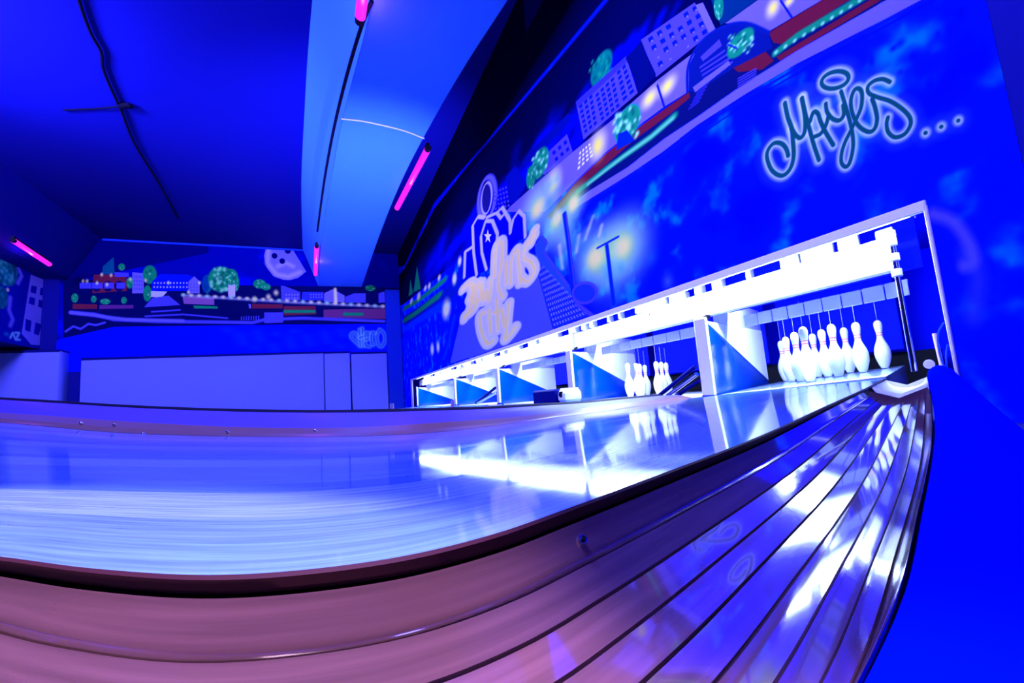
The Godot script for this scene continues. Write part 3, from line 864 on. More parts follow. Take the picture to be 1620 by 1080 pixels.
func room_shell() -> void:
	var near := Painter.new()
	near.to_wall = wall_uv
	near.k = 400.0
	near.x0 = 0.7
	near.y1 = 4.8
	near.start(1640, 2040, lin(0, 0.006, 0.8))
	paint_city(near)
	var fp := Painter.new()
	fp.to_wall = wall_uv
	fp.k = 176.0
	fp.x0 = 4.7
	fp.y1 = 5.5
	fp.start(2040, 1000, lin(0, 0.006, 0.8))
	paint_city(fp)
	var nm := painted("town_mural_near", near)
	var fm := painted("town_mural_far", fp)
	# pin wall: a thick slab with the mask opening, each field its own painted face
	var wall := Node3D.new()
	wall.name = "wall_back"
	wall.set_meta("kind", "structure")
	wall.set_meta("label", "blue pin wall painted with a night town, lamps and a signature")
	add_child(wall)
	var fields := [[0.72, 4.7, MASK_TOP, 4.8, near, nm], [0.72, MASK_U0, FLOOR_Y, MASK_TOP, near, nm], [4.7, LEFT_U + 0.1, MASK_TOP, CEIL_Y, fp, fm], [MASK_U1, LEFT_U + 0.1, FLOOR_Y, MASK_TOP, fp, fm]]
	for f in fields:
		var p: Painter = f[4]
		var pts := []
		var uvs := []
		for c in [[f[0], f[2]], [f[1], f[2]], [f[1], f[3]], [f[0], f[3]]]:
			pts.append(W(c[0], c[1]))
			uvs.append(Vector2((c[0] - p.x0) * p.k / p.im.get_width(), (p.y1 - c[1]) * p.k / p.im.get_height()))
		obj("painted_face", face(pts, uvs, -ND), f[5], wall)
	var T := ND * 0.12
	for f in [[0.5, LEFT_U + 0.2, MASK_TOP, CEIL_Y + 0.1], [0.5, MASK_U0, FLOOR_Y, MASK_TOP], [MASK_U1, LEFT_U + 0.2, FLOOR_Y, MASK_TOP]]:
		obj("masonry", bevel_box(W(f[0], f[2]) + ND * 0.002, WD * (f[1] - f[0]), Vector3(0, f[3] - f[2], 0), T, 0.001), M.wall_navy, wall)
	# far side wall
	var sp := Painter.new()
	sp.to_wall = left_sy
	sp.k = 210.0
	sp.x0 = -0.2
	sp.y1 = 5.6
	sp.start(2040, 860, lin(0, 0.002, 0.17))
	paint_side(sp)
	var sm := painted("side_mural", sp)
	var side := Node3D.new()
	side.name = "wall_left"
	side.set_meta("kind", "structure")
	side.set_meta("label", "far side wall painted with a riverside town and a moon like a bowling ball")
	add_child(side)
	var pts2 := []
	var uv2 := []
	for c in [[0.0, 1.6], [9.3, 1.6], [9.3, CEIL_Y], [0.0, CEIL_Y]]:
		pts2.append(SW(c[0], c[1]))
		uv2.append(Vector2((c[0] - sp.x0) * sp.k / 2040.0, (sp.y1 - c[1]) * sp.k / 860.0))
	obj("painted_face", face(pts2, uv2, -WD), sm, side)
	obj("masonry", bevel_box(SW(-0.3, FLOOR_Y) + WD * 0.002, -ND * 18.0, Vector3(0, CEIL_Y + 0.3, 0), WD * 0.15, 0.001), M.wall_navy, side)
	# the other walls
	var A := W(0.72, 0)
	var B := Vector3(2.7, 0, 3.2)
	var E := SW(17.5, 0)
	var C := Vector3(E.x, 0, 3.2)
	var H := CEIL_Y - FLOOR_Y + 0.1
	var lo := Vector3(0, FLOOR_Y, 0)
	struct("wall_right", bevel_box(A + lo, (B - A), Vector3(0, H, 0), Vector3(0.12, 0, 0.02), 0.002), M.wall_navy)
	struct("wall_front", bevel_box(C + lo + Vector3(-0.2, 0, 0), Vector3(B.x - C.x + 0.4, 0, 0), Vector3(0, H, 0), Vector3(0, 0, 0.12), 0.002), M.wall_navy)
	struct("wall_end", bevel_box(E + lo + Vector3(0, 0, -0.3), Vector3(0, 0, 3.6 - E.z), Vector3(0, H, 0), Vector3(-0.12, 0, 0), 0.002), M.wall_navy)
	struct("floor", bevel_box(Vector3(-22, FLOOR_Y - 0.1, -20), Vector3(30, 0, 0), Vector3(0, 0.1, 0), Vector3(0, 0, 24), 0.002), mat("floor_dark", lin(0.01, 0.012, 0.06), 0.4))
	struct("trim_1", bevel_box(SW(2.8, CEIL_Y - 0.07, 0.05), -ND * 5.6, Vector3(0, 0.06, 0), WD * 0.045, 0.01), mat("cornice", lin(0.01, 0.06, 0.6), 0.6))
	struct("ceiling", bevel_box(Vector3(-22, CEIL_Y, -20), Vector3(30, 0, 0), Vector3(0, 0.12, 0), Vector3(0, 0, 24), 0.002), M.ceiling_navy)

func beams() -> void:
	# main beam along the room: pale underside, dark blue sides
	var lp := [[592, 0], [567, 90], [542, 190], [525, 280], [510, 370], [503, 452]]
	var rp := [[803, 0], [738, 100], [685, 190], [638, 280], [601, 370], [571, 457]]
	var YB := 4.2
	var L := []
	var R := []
	for i in lp.size():
		L.append(ground(lp[i][0], lp[i][1], YB))
		R.append(ground(rp[i][0], rp[i][1], YB))
	L.push_front(L[0] - (L[1] - L[0]) * 4.0)
	R.push_front(R[0] - (R[1] - R[0]) * 4.0)
	L[-1] = L[-2] + (L[-1] - L[-2]) * 1.1
	R[-1] = R[-2] + (R[-1] - R[-2]) * 1.02
	var Lc := crv(L, 6)
	var Rc := crv(R, 6)
	var beam := thing("ceiling_beam", "broad ceiling beam with a pale underside between the lanes and the pin wall", "beam")
	var under := []
	var body := []
	for i in Lc.size():
		var a: Vector3 = Lc[i]
		var b: Vector3 = Rc[i]
		under.append([a, b, b + Vector3(0, 0.03, 0), a + Vector3(0, 0.03, 0)])
		var t := Vector3(0, CEIL_Y - YB + 0.01, 0)
		var o := (b - a).normalized()
		body.append([a + Vector3(0, 0.03, 0), b + Vector3(0, 0.03, 0), b + t, a + t - o * 0.45])
	obj("underside", sweep(under), M.beam_paint, beam)
	obj("body", sweep(body), M.beam_paint, beam)
	# wires on the beam
	var wire := []
	for q in [[540, 188], [570, 191], [600, 197], [640, 207], [671, 219]]: wire.append(ground(q[0], q[1], YB - 0.012))
	tag(obj("white_wire", tube(crv(wire, 4), 0.011, 8), mat("wire_white", lin(0.8, 0.85, 0.95), 0.5)), "thin white wire crossing the pale underside of the ceiling beam", "wire")
	var run := []
	for q in [[594, 2], [582, 30], [560, 100], [536, 195], [520, 280], [508, 366]]: run.append(ground(q[0] - 6, q[1], YB - 0.01))
	tag(obj("beam_cable", tube(crv(run, 5), 0.022, 8), M.cable), "black cable running along the lower edge of the ceiling beam", "cable")
	# the cable and its junction box on the ceiling
	var c := []
	for q in [[118, -40], [125, 0], [145, 55], [160, 82], [163, 108], [185, 160], [192, 175], [212, 225], [252, 290], [282, 345]]: c.append(ground(q[0], q[1], CEIL_Y - 0.03))
	tag(obj("ceiling_cable", tube(crv(c, 4), 0.022, 8), M.cable), "black cable sagging along the dark ceiling", "cable")
	var j := thing("junction_box", "small black junction box where the ceiling cable branches", "box")
	var jc := ground(196, 168, CEIL_Y - 0.05)
	obj("box", bevel_box(jc - Vector3(0.09, 0.02, 0.05), Vector3(0.22, 0, 0), Vector3(0, 0.05, 0), Vector3(0, 0, 0.1), 0.01), M.cable, j)
	obj("cable_stub", tube([jc, ground(150, 172, CEIL_Y - 0.02), ground(100, 174, CEIL_Y - 0.02)], 0.012, 8), M.cable, j)
	# the beam over the far corner
	var b2 := thing("ceiling_beam", "sloping ceiling beam over the painted pier at the far end", "beam")
	var nb := WALL_D - 9.1
	var ring := []
	for w in [-2.0, 6.0, 12.0, LEFT_U]:
		var g := func(nn: float, y: float) -> Vector3: return ND * nn + WD * w + Vector3(0, y, 0)
		ring.append([g.call(nb, 4.24), g.call(nb + 0.66, CEIL_Y + 0.01), g.call(nb - 2.4, CEIL_Y + 0.01), g.call(nb - 2.4, 4.24)])
	obj("body", sweep(ring), M.ceiling_navy, b2)
	var un := []
	for w in [-2.0, 6.0, 12.0, LEFT_U]:
		var g2 := func(nn: float, y: float) -> Vector3: return ND * nn + WD * w + Vector3(0, y, 0)
		un.append([g2.call(nb - 0.02, 4.23), g2.call(nb - 2.4, 4.23), g2.call(nb - 2.4, 4.2), g2.call(nb - 0.02, 4.2)])
	obj("underside", sweep(un), M.ceiling_navy, b2)

# ---------------------------------------------------------------- lane, gutters, dividers
func y_of(table: Array, x: float) -> float:
	if x <= table[0][0]:
		var s: float = (table[1][1] - table[0][1]) / float(table[1][0] - table[0][0])
		return table[0][1] + (x - table[0][0]) * s * 0.5
	for i in table.size() - 1:
		if x <= table[i + 1][0]:
			var t: float = (x - table[i][0]) / float(table[i + 1][0] - table[i][0])
			return lerpf(table[i][1], table[i + 1][1], t)
	return table[-1][1]

# height of a point above the floor plan so that it is seen on the photographed edge
func lift(p: Vector3, table: Array) -> Vector3:
	var lo := -0.4
	var hi := 0.6
	for i in 40:
		var m := (lo + hi) / 2.0
		var q := proj(Vector3(p.x, m, p.z))
		if q.y > y_of(table, clampf(q.x, -250.0, 1700.0)): lo = m
		else: hi = m
	return Vector3(p.x, (lo + hi) / 2.0, p.z)

var NC := []      # near lane edge
var FC := []      # far lane edge
var bolt_at := Vector3.ZERO

func xz(pts: Array, y := 0.0) -> Array:
	var out := []
	for p in pts: out.append(Vector3(p[0], y, p[1]))
	return out

func lane_and_gutters() -> void:
	var nn := xz([[-3.0, -0.62], [-1.6, -0.52], [-0.75, -0.39], [-0.42, -0.285], [-0.26, -0.227], [-0.184, -0.197], [-0.123, -0.179], [-0.086, -0.177], [-0.049, -0.184], [-0.015, -0.203], [0.023, -0.238], [0.096, -0.31], [0.243, -0.46], [0.512, -0.759], [1.1, -1.41], [1.826, -2.213]])
	var ff := xz([[-3.6, -1.75], [-2.5, -1.62], [-1.75, -1.52], [-1.35, -1.48], [-1.02, -1.45], [-0.8, -1.43], [-0.62, -1.42], [-0.48, -1.43], [-0.35, -1.47], [-0.23, -1.55], [-0.12, -1.66], [0.02, -1.82], [0.2, -2.02], [0.42, -2.27], [0.85, -2.74], [1.371, -3.275]])
	var ll := xz([[-3.0, -0.42], [-1.6, -0.34], [-0.75, -0.22], [-0.42, -0.13], [-0.26, -0.08], [-0.18, -0.05], [-0.11, -0.035], [-0.06, -0.035], [-0.015, -0.045], [0.03, -0.07], [0.085, -0.115], [0.17, -0.2], [0.33, -0.365], [0.61, -0.665], [1.2, -1.305], [1.93, -2.1]])
	var yF := [[0, 668], [120, 681], [300, 689], [450, 691], [545, 691], [640, 687], [700, 683], [800, 671], [900, 657], [960, 650], [1050, 637], [1105, 628], [1150, 622]]
	var yG := [[0, 652], [120, 661], [270, 671], [400, 676], [540, 677], [633, 672], [767, 663], [867, 654], [933, 644], [1000, 636], [1105, 624]]
	var yK := [[0, 631], [110, 640], [300, 649], [420, 652], [540, 653], [633, 651], [767, 647], [867, 641], [917, 638], [1000, 630], [1105, 620]]
	var G := []
	var K := []
	var K2 := []
	for i in ff.size():
		var f: Vector3 = ff[i]
		var dir: Vector3 = (f - nn[i]).normalized()
		if i == ff.size() - 1: dir = (ff[i] - W(1.31, 0)).normalized()
		ff[i] = lift(f, yF)
		G.append(lift(f + dir * 0.18, yG))
		K.append(lift(f + dir * 0.42, yK))
		K2.append(K[i] + dir * 0.06 + Vector3(0, 0.012, 0))
	# the deck meets the lane at the same height
	nn[-1].y = 0.006
	NC = crv(nn, 6)
	FC = crv(ff, 6)
	var LC := crv(ll, 6)
	var n := NC.size()
	# lane: boards side by side
	var lane := thing("bowling_lane", "glossy pale lane of long boards curving past to the ten pins", "lane")
	var boards := 26
	for b in boards:
		var rings := []
		for i in n:
			var down := Vector3(0, -0.005, 0)
			var w: float = NC[i].distance_to(FC[i])
			var a: Vector3 = NC[i].lerp(FC[i], (b + 0.0003 / w) / boards)
			var c: Vector3 = NC[i].lerp(FC[i], (b + 1 - 0.0003 / w) / boards)
			rings.append([a, c, c + down, a + down])
		obj("board", sweep(rings), M["lane_wood_%d" % ((b * 7 + b / 3) % 4)], lane)
	# dark edging along the lane
	var edge := []
	for i in n:
		var o: Vector3 = (NC[i] - FC[i]).normalized()
		o.y = 0
		var a: Vector3 = NC[i] + o * 0.0003
		edge.append([a + Vector3(0, 0.0002, 0), a + o * 0.002 + Vector3(0, -0.001, 0), a + o * 0.0025 + Vector3(0, -0.0045, 0), a + o * 0.0015 + Vector3(0, -0.0062, 0), a + Vector3(0, -0.0062, 0)])
	obj("edge_strip", sweep(edge), M.black_rubber, lane)
	# near gutter: ribs with grooves between
	var gut := thing("gutter", "ribbed brown wooden gutter beside the pale lane", "gutter")
	var ribs := 9
	var prof := func(i: int, t: float) -> Vector3:
		var p: Vector3
		var o: Vector3 = (LC[i] - NC[i]).normalized()
		p = NC[i] + o * 0.0045 + (LC[i] - NC[i] - o * 0.0045) * (t - 0.22 * sin(TAU * t) / TAU * 1.6)
		p.y = lerpf(-0.0042, 0.0, t) - 0.042 * pow(sin(PI * t), 0.8)
		return p
	var nearest := 1e9
	for i in n:
		for k in 30:
			var q: Vector3 = prof.call(i, k / 90.0)
			var e := proj(q).distance_to(Vector2(927, 853))
			if e < nearest:
				nearest = e
				bolt_at = q
	for b in ribs:
		var rings := []
		for i in n - 6:
			var top := []
			var bot := []
			var g := 0.0055
			for k in 5:
				var t := lerpf(float(b) / ribs + g, float(b + 1) / ribs - g, k / 4.0)
				var q: Vector3 = prof.call(i, t)
				var rel := absf(k / 2.0 - 1.0)
				top.append(q + Vector3(0, -0.0006 * rel * rel, 0))
				bot.push_front(q + Vector3(0, -0.004, 0))
			rings.append(top + bot)
		obj("rib", sweep(rings), M["gutter_wood_%d" % (b % 3)], gut)
	var base := []
	for i in n - 6:
		var top := []
		var bot := []
		for k in 15:
			var q: Vector3 = prof.call(i, k / 14.0)
			top.append(q + Vector3(0, -0.0052, 0))
			bot.push_front(q + Vector3(0, -0.008, 0))
		base.append(top + bot)
	obj("trough", sweep(base), M.groove, gut)
	# white end section painted for pit light reflected in the gutter
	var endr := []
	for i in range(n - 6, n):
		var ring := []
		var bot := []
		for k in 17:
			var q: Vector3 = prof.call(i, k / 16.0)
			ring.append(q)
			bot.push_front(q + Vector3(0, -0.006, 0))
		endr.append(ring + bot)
	obj("lit_gutter_end", sweep(endr), M.white_gloss, gut)
	# capping beyond the gutter
	var cap := thing("gutter_capping", "smooth glossy blue rounded capping along the gutter", "capping")
	var rr := []
	for i in n:
		var l: Vector3 = LC[i]
		var away: Vector3 = (LC[i] - NC[i]).normalized()
		var c := 0.0393 - (l.x * 0.725 + l.z * 0.689)
		var wide := clampf(c, 0.05, 0.12)
		if i < 50: wide = lerpf(0.3, wide, smoothstep(30.0, 50.0, i))
		var far := clampf(Vector2(l.x, l.z).length() / 2.0, 0.0, 1.0)
		var high := lerpf(0.004, 0.05, pow(far, 1.2))
		if l.x < 0.1: high = 0.004
		var ring := []
		for k in 13:
			var t := k / 12.0
			var q := l + away * 0.002 + away * wide * (1.0 - cos(PI * t)) / 2.0
			q.y = 0.0005 + high * sin(PI * t)
			ring.append(q)
		ring.append(l + away * (wide + 0.002) + Vector3(0, -0.1, 0))
		ring.append(l + away * 0.002 + Vector3(0, -0.1, 0))
		rr.append(ring)
	obj("rail", sweep(rr), M.cap_blue, cap)
	# far gutter, divider and a black strip for painted shade below the wall
	var GC := crv(G, 6)
	var KC := crv(K, 6)
	var K2C := crv(K2, 6)
	var fg := thing("gutter", "narrow brown far gutter between the lane and the violet divider", "gutter")
	var r1 := []
	var r2 := []
	var r3 := []
	for i in n:
		var a: Vector3 = FC[i] + (GC[i] - FC[i]).normalized() * 0.004
		var b: Vector3 = GC[i]
		var m := (a + b) / 2.0 + Vector3(0, -0.012, 0)
		var dn := Vector3(0, -0.03, 0)
		r1.append([a, a.lerp(m, 0.6) + Vector3(0, -0.004, 0), m, b.lerp(m, 0.6) + Vector3(0, -0.004, 0), b, b + dn, m + dn, a + dn])
		var k: Vector3 = KC[i]
		var out: Vector3 = (k - b)
		out.y = 0
		out = out.normalized()
		r2.append([b + out * 0.002, b.lerp(k, 0.35) + Vector3(0, 0.008, 0), k, Vector3(k.x, minf(k.y - 0.1, -0.12), k.z), Vector3(b.x, minf(b.y - 0.1, -0.12), b.z) + out * 0.002])
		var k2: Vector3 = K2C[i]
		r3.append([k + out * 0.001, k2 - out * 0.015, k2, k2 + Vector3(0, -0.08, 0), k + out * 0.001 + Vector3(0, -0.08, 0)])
	obj("trough", sweep(r1), mat("gutter_far", lin(0.2, 0.1, 0.06), 0.3), fg)
	for q in [[123, 667], [232, 686], [356, 681], [493, 678], [188, 670]]:
		var best := 0
		for i in n:
			if absf(proj((FC[i] + GC[i]) / 2.0).x - q[0]) < absf(proj((FC[best] + GC[best]) / 2.0).x - q[0]): best = i
		var t := clampf(inverse_lerp(proj(FC[best]).y, proj(GC[best]).y, q[1]), 0.15, 0.85)
		obj("screw", ball(FC[best].lerp(GC[best], t) + Vector3(0, -0.006, 0), 0.006), M.chrome, fg)
	var dv := thing("lane_divider", "low violet divider between the lane and its neighbour", "divider")
	obj("top", sweep(r2), M.divider, dv)
	obj("shade_strip", sweep(r3), M.black, dv)  # black strip stands in for the shadow at the wall foot

func ball(c: Vector3, r: float) -> ArrayMesh:
	var rings := []
	for i in 7:
		var a := lerpf(-1.5, 1.5, i / 6.0)
		var ring := []
		for k in 12: ring.append(c + Vector3(cos(a) * cos(TAU * k / 12) * r, sin(a) * r, cos(a) * sin(TAU * k / 12) * r))
		rings.append(ring)
	return sweep(rings)

# ---------------------------------------------------------------- pin pits behind the mask
func deck_y(u: float, d: float) -> float:
	return -0.018 - 0.062 * (u - 1.8) + 0.027 * d

const KICK := [2.43, 4.38, 6.7, 9.3, 13.6]

func pits() -> void:
	# trim round the opening
	var trim := thing("mask_trim", "white metal trim framing the long pin opening", "trim")
	obj("top_rail", bevel_box(W(MASK_U0 - 0.01, MASK_TOP - 0.045, -0.0) - ND * 0.012, WD * (MASK_U1 - MASK_U0 + 0.02), Vector3(0, 0.05, 0), ND * 0.03, 0.003), M.white_gloss, trim)
	obj("side_rail", bevel_box(W(MASK_U0 - 0.012, -0.02, 0) - ND * 0.012, WD * 0.014, Vector3(0, MASK_TOP, 0), ND * 0.03, 0.003), M.white_gloss, trim)
	obj("end_rail", bevel_box(W(MASK_U1 - 0.25, -0.1, 0) - ND * 0.012, WD * 0.25, Vector3(0, MASK_TOP + 0.08, 0), ND * 0.03, 0.003), M.white_gloss, trim)
	# pit shell
	struct("wall_pit", pit_box(0.6, LEFT_U, FLOOR_Y, 1.1, 2.45, 2.55, 0.002), M.pit_blue)
	struct("ceiling_pit", pit_box(0.6, LEFT_U, 1.05, 1.12, 0.14, 2.5, 0.002), M.pit_blue)
	struct("wall_pit_side", pit_box(0.62, 0.72, FLOOR_Y, 1.1, 0.14, 2.5, 0.002), M.pit_blue)
	struct("wall_pit_end", pit_box(LEFT_U, LEFT_U + 0.1, FLOOR_Y, 1.1, 0.14, 2.5, 0.002), M.pit_blue)
	# deck under the ten pins
	var deck := thing("pin_deck", "white glossy pin deck at the end of the lane", "deck")
	var rings := []
	for i in 5:
		var d := lerpf(0.004, 1.95, i / 4.0)
		var r := []
		for u in [1.31, 2.36]: r.append(W(u, deck_y(u, d), d))
		r.append(W(2.36, -0.13, d))
		r.append(W(1.31, -0.13, d))
		rings.append(r)
	obj("deck_board", sweep(rings), mat("deck_reflect_blue", lin(0.2, 0.28, 0.5), 0.1), deck)  # blue reflection of the curtain put into the deck colour
	mat("deck_white", lin(0.8, 0.82, 0.85), 0.12)
	var front := []
	for d in [0.004, 0.12, 0.24]:
		front.append([W(1.31, deck_y(1.31, d) + 0.0015, d), W(2.36, deck_y(2.36, d) + 0.0015, d), W(2.36, deck_y(2.36, d) + 0.0003, d), W(1.31, deck_y(1.31, d) + 0.0003, d)])
	obj("front_board", sweep(front), M.deck_white, deck)
	for k in 5:
		var u0: float = KICK[k]
		var u1: float = MASK_U0 if k == 0 else KICK[k - 1]
		# neighbouring lane beds
		var names := ["", "second", "third", "fourth", "fifth"]
		if k > 0:
			var bed := thing("bowling_lane", "pale lane bed running into the %s pin pit from the right wall" % names[k], "lane")
			var back: float = [0.0, -1.25, -3.4, -5.6, -7.2][k]
			var b0 := u1 + 0.6
			var b1 := u0 - 0.15
			for b in 12: obj("board", pit_box(lerpf(b0, b1, b / 12.0) + 0.0005, lerpf(b0, b1, (b + 1) / 12.0) - 0.0005, -0.16, -0.075, back, 0.06, 0.0008), M["lane_wood_%d" % ((b * 7 + k) % 4)], bed)
			obj("deck_board", pit_box(u1 + 0.2, u0 - 0.1, -0.12, -0.065, 0.07, 1.9, 0.004), M.deck_white, bed)
		var where: String = ["beside the ten pins", "left of the second pins", "beyond the second pit", "beyond the third pit", "at the far end of the mask"][k]
		# side panel between two pits
		var kick := thing("kickback_panel", "white side panel of the pin pit " + ["next to the rack of ten pins", "next to the second rack of pins", "of the third pit", "of the fourth pit", "at the far end of the mask"][k], "panel", Vector3.ZERO, "white side panels between pits")
		var low := obj("lower_panel", pit_box(u0 - 0.03, u0 + 0.03, -0.14, 0.5, 0.05, 1.5, 0.004), mat("kick_shade_blue", lin(0.0, 0.06, 0.6), 0.12), kick)  # shaded part of the panel put into its blue colour
		low.set_meta("label", "glossy lower panel, blue for its painted shade")
		obj("upper_panel", pit_box(u0 - 0.03, u0 + 0.03, 0.5, 0.7, 0.37, 1.5, 0.004), M.white_panel, kick)
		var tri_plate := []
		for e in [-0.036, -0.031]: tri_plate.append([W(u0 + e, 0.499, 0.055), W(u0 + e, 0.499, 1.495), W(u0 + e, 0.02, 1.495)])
		obj("lit_corner_plate", sweep(tri_plate), M.white_panel, kick)  # white triangle painted as the lit part above a diagonal shadow edge
		var post := obj("post", pit_box(u0 - 0.06, u0 + 0.06, -0.14, 0.52, 0.008, 0.048, 0.008), M.white_gloss, kick)
		obj("foot_band", pit_box(u0 - 0.062, u0 + 0.062, -0.07, -0.045, 0.005, 0.046, 0.002), M.pit_blue, post)
		# sweep bar over the pit
		var bar := thing("sweep_bar", "wide white sweep bar across the pit " + where, "bar", Vector3.ZERO, "white sweep bars")
		var beam := obj("beam", pit_box(u1 + 0.14, u0 + (0.75 if k == 0 else 0.5), 0.555, 0.75, 0.24 + 0.05 * (k % 2), 0.28 + 0.05 * (k % 2), 0.012), M.white_gloss, bar)
		obj("bolt", ball(W(u0 + (0.68 if k == 0 else 0.43), 0.7, 0.241 + 0.05 * (k % 2)), 0.009), M.black, beam)
		obj("hook", tube(crv([W(u0 + 0.02, 0.56, 0.22), W(u0 + 0.02, 0.54, 0.16), W(u0 - 0.01, 0.53, 0.16), W(u0 - 0.03, 0.55, 0.16)], 3), 0.012, 8), M.black, beam)
		# machine cover above the bar: dark recess with white brackets
		var head := thing("machine_head", "pinsetter head with white brackets above the bar " + where, "machine", Vector3.ZERO, "pinsetter heads")
		obj("back_cover", pit_box(u1 + 0.04, u0 - 0.04, 0.6, 1.0, 0.55, 0.6, 0.004), M.pit_blue, head)
		var span := u0 - u1
		var blocks := [[0.03, 0.1, 0.86], [0.22, 0.46, 0.86], [0.5, 0.62, 0.82], [0.76, 0.97, 0.86]]
		if k == 0: blocks = [[0.1, 0.16, 0.8], [0.22, 0.3, 0.86], [0.32, 0.46, 0.86], [0.47, 0.56, 0.84], [0.72, 0.75, 0.86], [0.9, 0.97, 0.86]]
		if k == 1: blocks = [[0.03, 0.07, 0.86], [0.12, 0.22, 0.82], [0.24, 0.46, 0.86], [0.58, 0.6, 0.86], [0.68, 0.7, 0.86], [0.84, 0.88, 0.86], [0.92, 0.97, 0.86]]
		for q in blocks:
			obj("bracket", pit_box(u1 + span * q[0], u1 + span * q[1], 0.755, q[2], 0.26, 0.36, 0.006), M.white_panel, head)
		# row of pale hanging plates in front of the curtain
		var row := thing("plate_row", "row of pale hanging plates above the pins " + where, "guard", Vector3.ZERO, "hanging plate rows")
		var np := 9
		var a0 := u1 + 0.12
		var a1 := u0 - 0.2
		for i in np:
			obj("plate", pit_box(lerpf(a0, a1, (i + 0.03) / np), lerpf(a0, a1, (i + 0.97) / np), 0.45, 0.54, 0.5, 0.515, 0.003), M.white_panel, row)
		obj("rail", pit_box(a0, a1, 0.53, 0.542, 0.518, 0.53, 0.002), M.chrome, row)
		# curtain at the back of the pit
		var cur := thing("pit_curtain", "plain blue curtain closing the back of the pit " + where, "curtain", Vector3.ZERO, "blue pit curtains")
		obj("cloth", pit_box(1.3 if k == 0 else u1 + 0.1, u0 - 0.05, 0.2, 0.95, 2.1, 2.13, 0.004), M.pit_blue, cur)
		obj("bumper", pit_box(u1 + 0.02, u0 - 0.05, -0.13, 0.18, 2.2, 2.3, 0.01), M.black, cur)
		pit_lamp(u1 + 0.06, u0 - 0.07, k)
	# rod and dark frame at the near end of the opening
	var rod := thing("chrome_rod", "upright chrome rod at the near end of the pin opening", "rod")
	obj("rod", tube([W(1.19, 0.03, 0.02), W(1.19, 0.74, 0.1)], 0.012, 12), M.chrome, rod)
	for v in [0.5, 0.58, 0.66, 0.7]: obj("clamp", tube([W(1.19, v, 0.02 + v * 0.1), W(1.19, v + 0.035, 0.02 + (v + 0.035) * 0.1)], 0.022, 10), M.white_gloss, rod)
	var collar := thing("capping_collar", "white collar at the nose of the blue capping", "collar")
	obj("ring", tube([W(1.13, 0.058, -0.03), W(1.13, 0.06, 0.03)], 0.02, 18), M.white_gloss, collar)
	var stub := thing("pale_stub", "short pale rod standing behind the capping collar", "rod")
	obj("rod", tube([W(1.085, 0.04, 0.1), W(1.09, 0.2, 0.12)], 0.009, 10), mat("stub_pink", lin(0.75, 0.55, 0.7), 0.3), stub)
	var wires := thing("loose_cable", "thin blue cable looping down beside the near trim", "cable")
	obj("loop", tube(crv([W(1.05, 0.24, 0.05), W(1.075, 0.2, 0.05), W(1.085, 0.1, 0.05), W(1.07, 0.0, 0.05)], 5), 0.004, 8), mat("cable_blue", lin(0.01, 0.08, 0.7), 0.4), wires)
	obj("loop", tube(crv([W(1.05, 0.14, 0.05), W(1.062, 0.1, 0.05), W(1.068, 0.03, 0.05), W(1.055, -0.03, 0.05)], 5), 0.004, 8), M.cable_blue, wires)

func pit_lamp(u0: float, u1: float, k: int) -> void:
	var t := thing("pit_lamp", "white fluorescent lamp hidden above pit " + ["with the full rack", "with the second rack", "third along the wall", "fourth along the wall", "at the far end of the mask"][k], "lamp", Vector3.ZERO, "lamps inside the mask")
	var g := mat("pit_tube", lin(0.8, 0.85, 0.9), 0.4)
	g.emission_enabled = true
	g.emission = lin(0.8, 0.88, 1.0)
	g.emission_energy_multiplier = 6.0
	obj("tube", tube([W(u0, 0.9, 0.75), W(u1, 0.9, 0.75)], 0.014, 12), g, t)
	obj("tube", tube([W(u0, 0.775, 0.06), W(u1, 0.775, 0.06)], 0.01, 12), g, t)
	obj("holder", pit_box(u0 - 0.03, u1 + 0.03, 0.925, 0.95, 0.73, 0.77, 0.003), M.white_panel, t)
	for q in [[0.88, 0.75, 5.0, 0.0], [0.76, 0.06, 3.6, 0.45], [0.74, 0.045, 1.7, -0.8]]:
		var l := AreaLight3D.new()
		l.name = "lamp_light"
		l.area_size = Vector2(u1 - u0, 0.06)
		l.light_color = Color(0.5, 0.68, 1.0).linear_to_srgb()
		l.light_energy = q[2] * (u1 - u0) * (1.0 if k == 0 else 0.62)
		l.area_range = 30.0
		l.area_attenuation = 2.0
		l.shadow_enabled = true
		t.add_child(l, true)
		var z: Vector3 = (Vector3(0, 1, 0) - ND * q[3]).normalized()
		l.transform = Transform3D(Basis(WD, z.cross(WD), z), W((u0 + u1) / 2.0, q[0], q[1]))

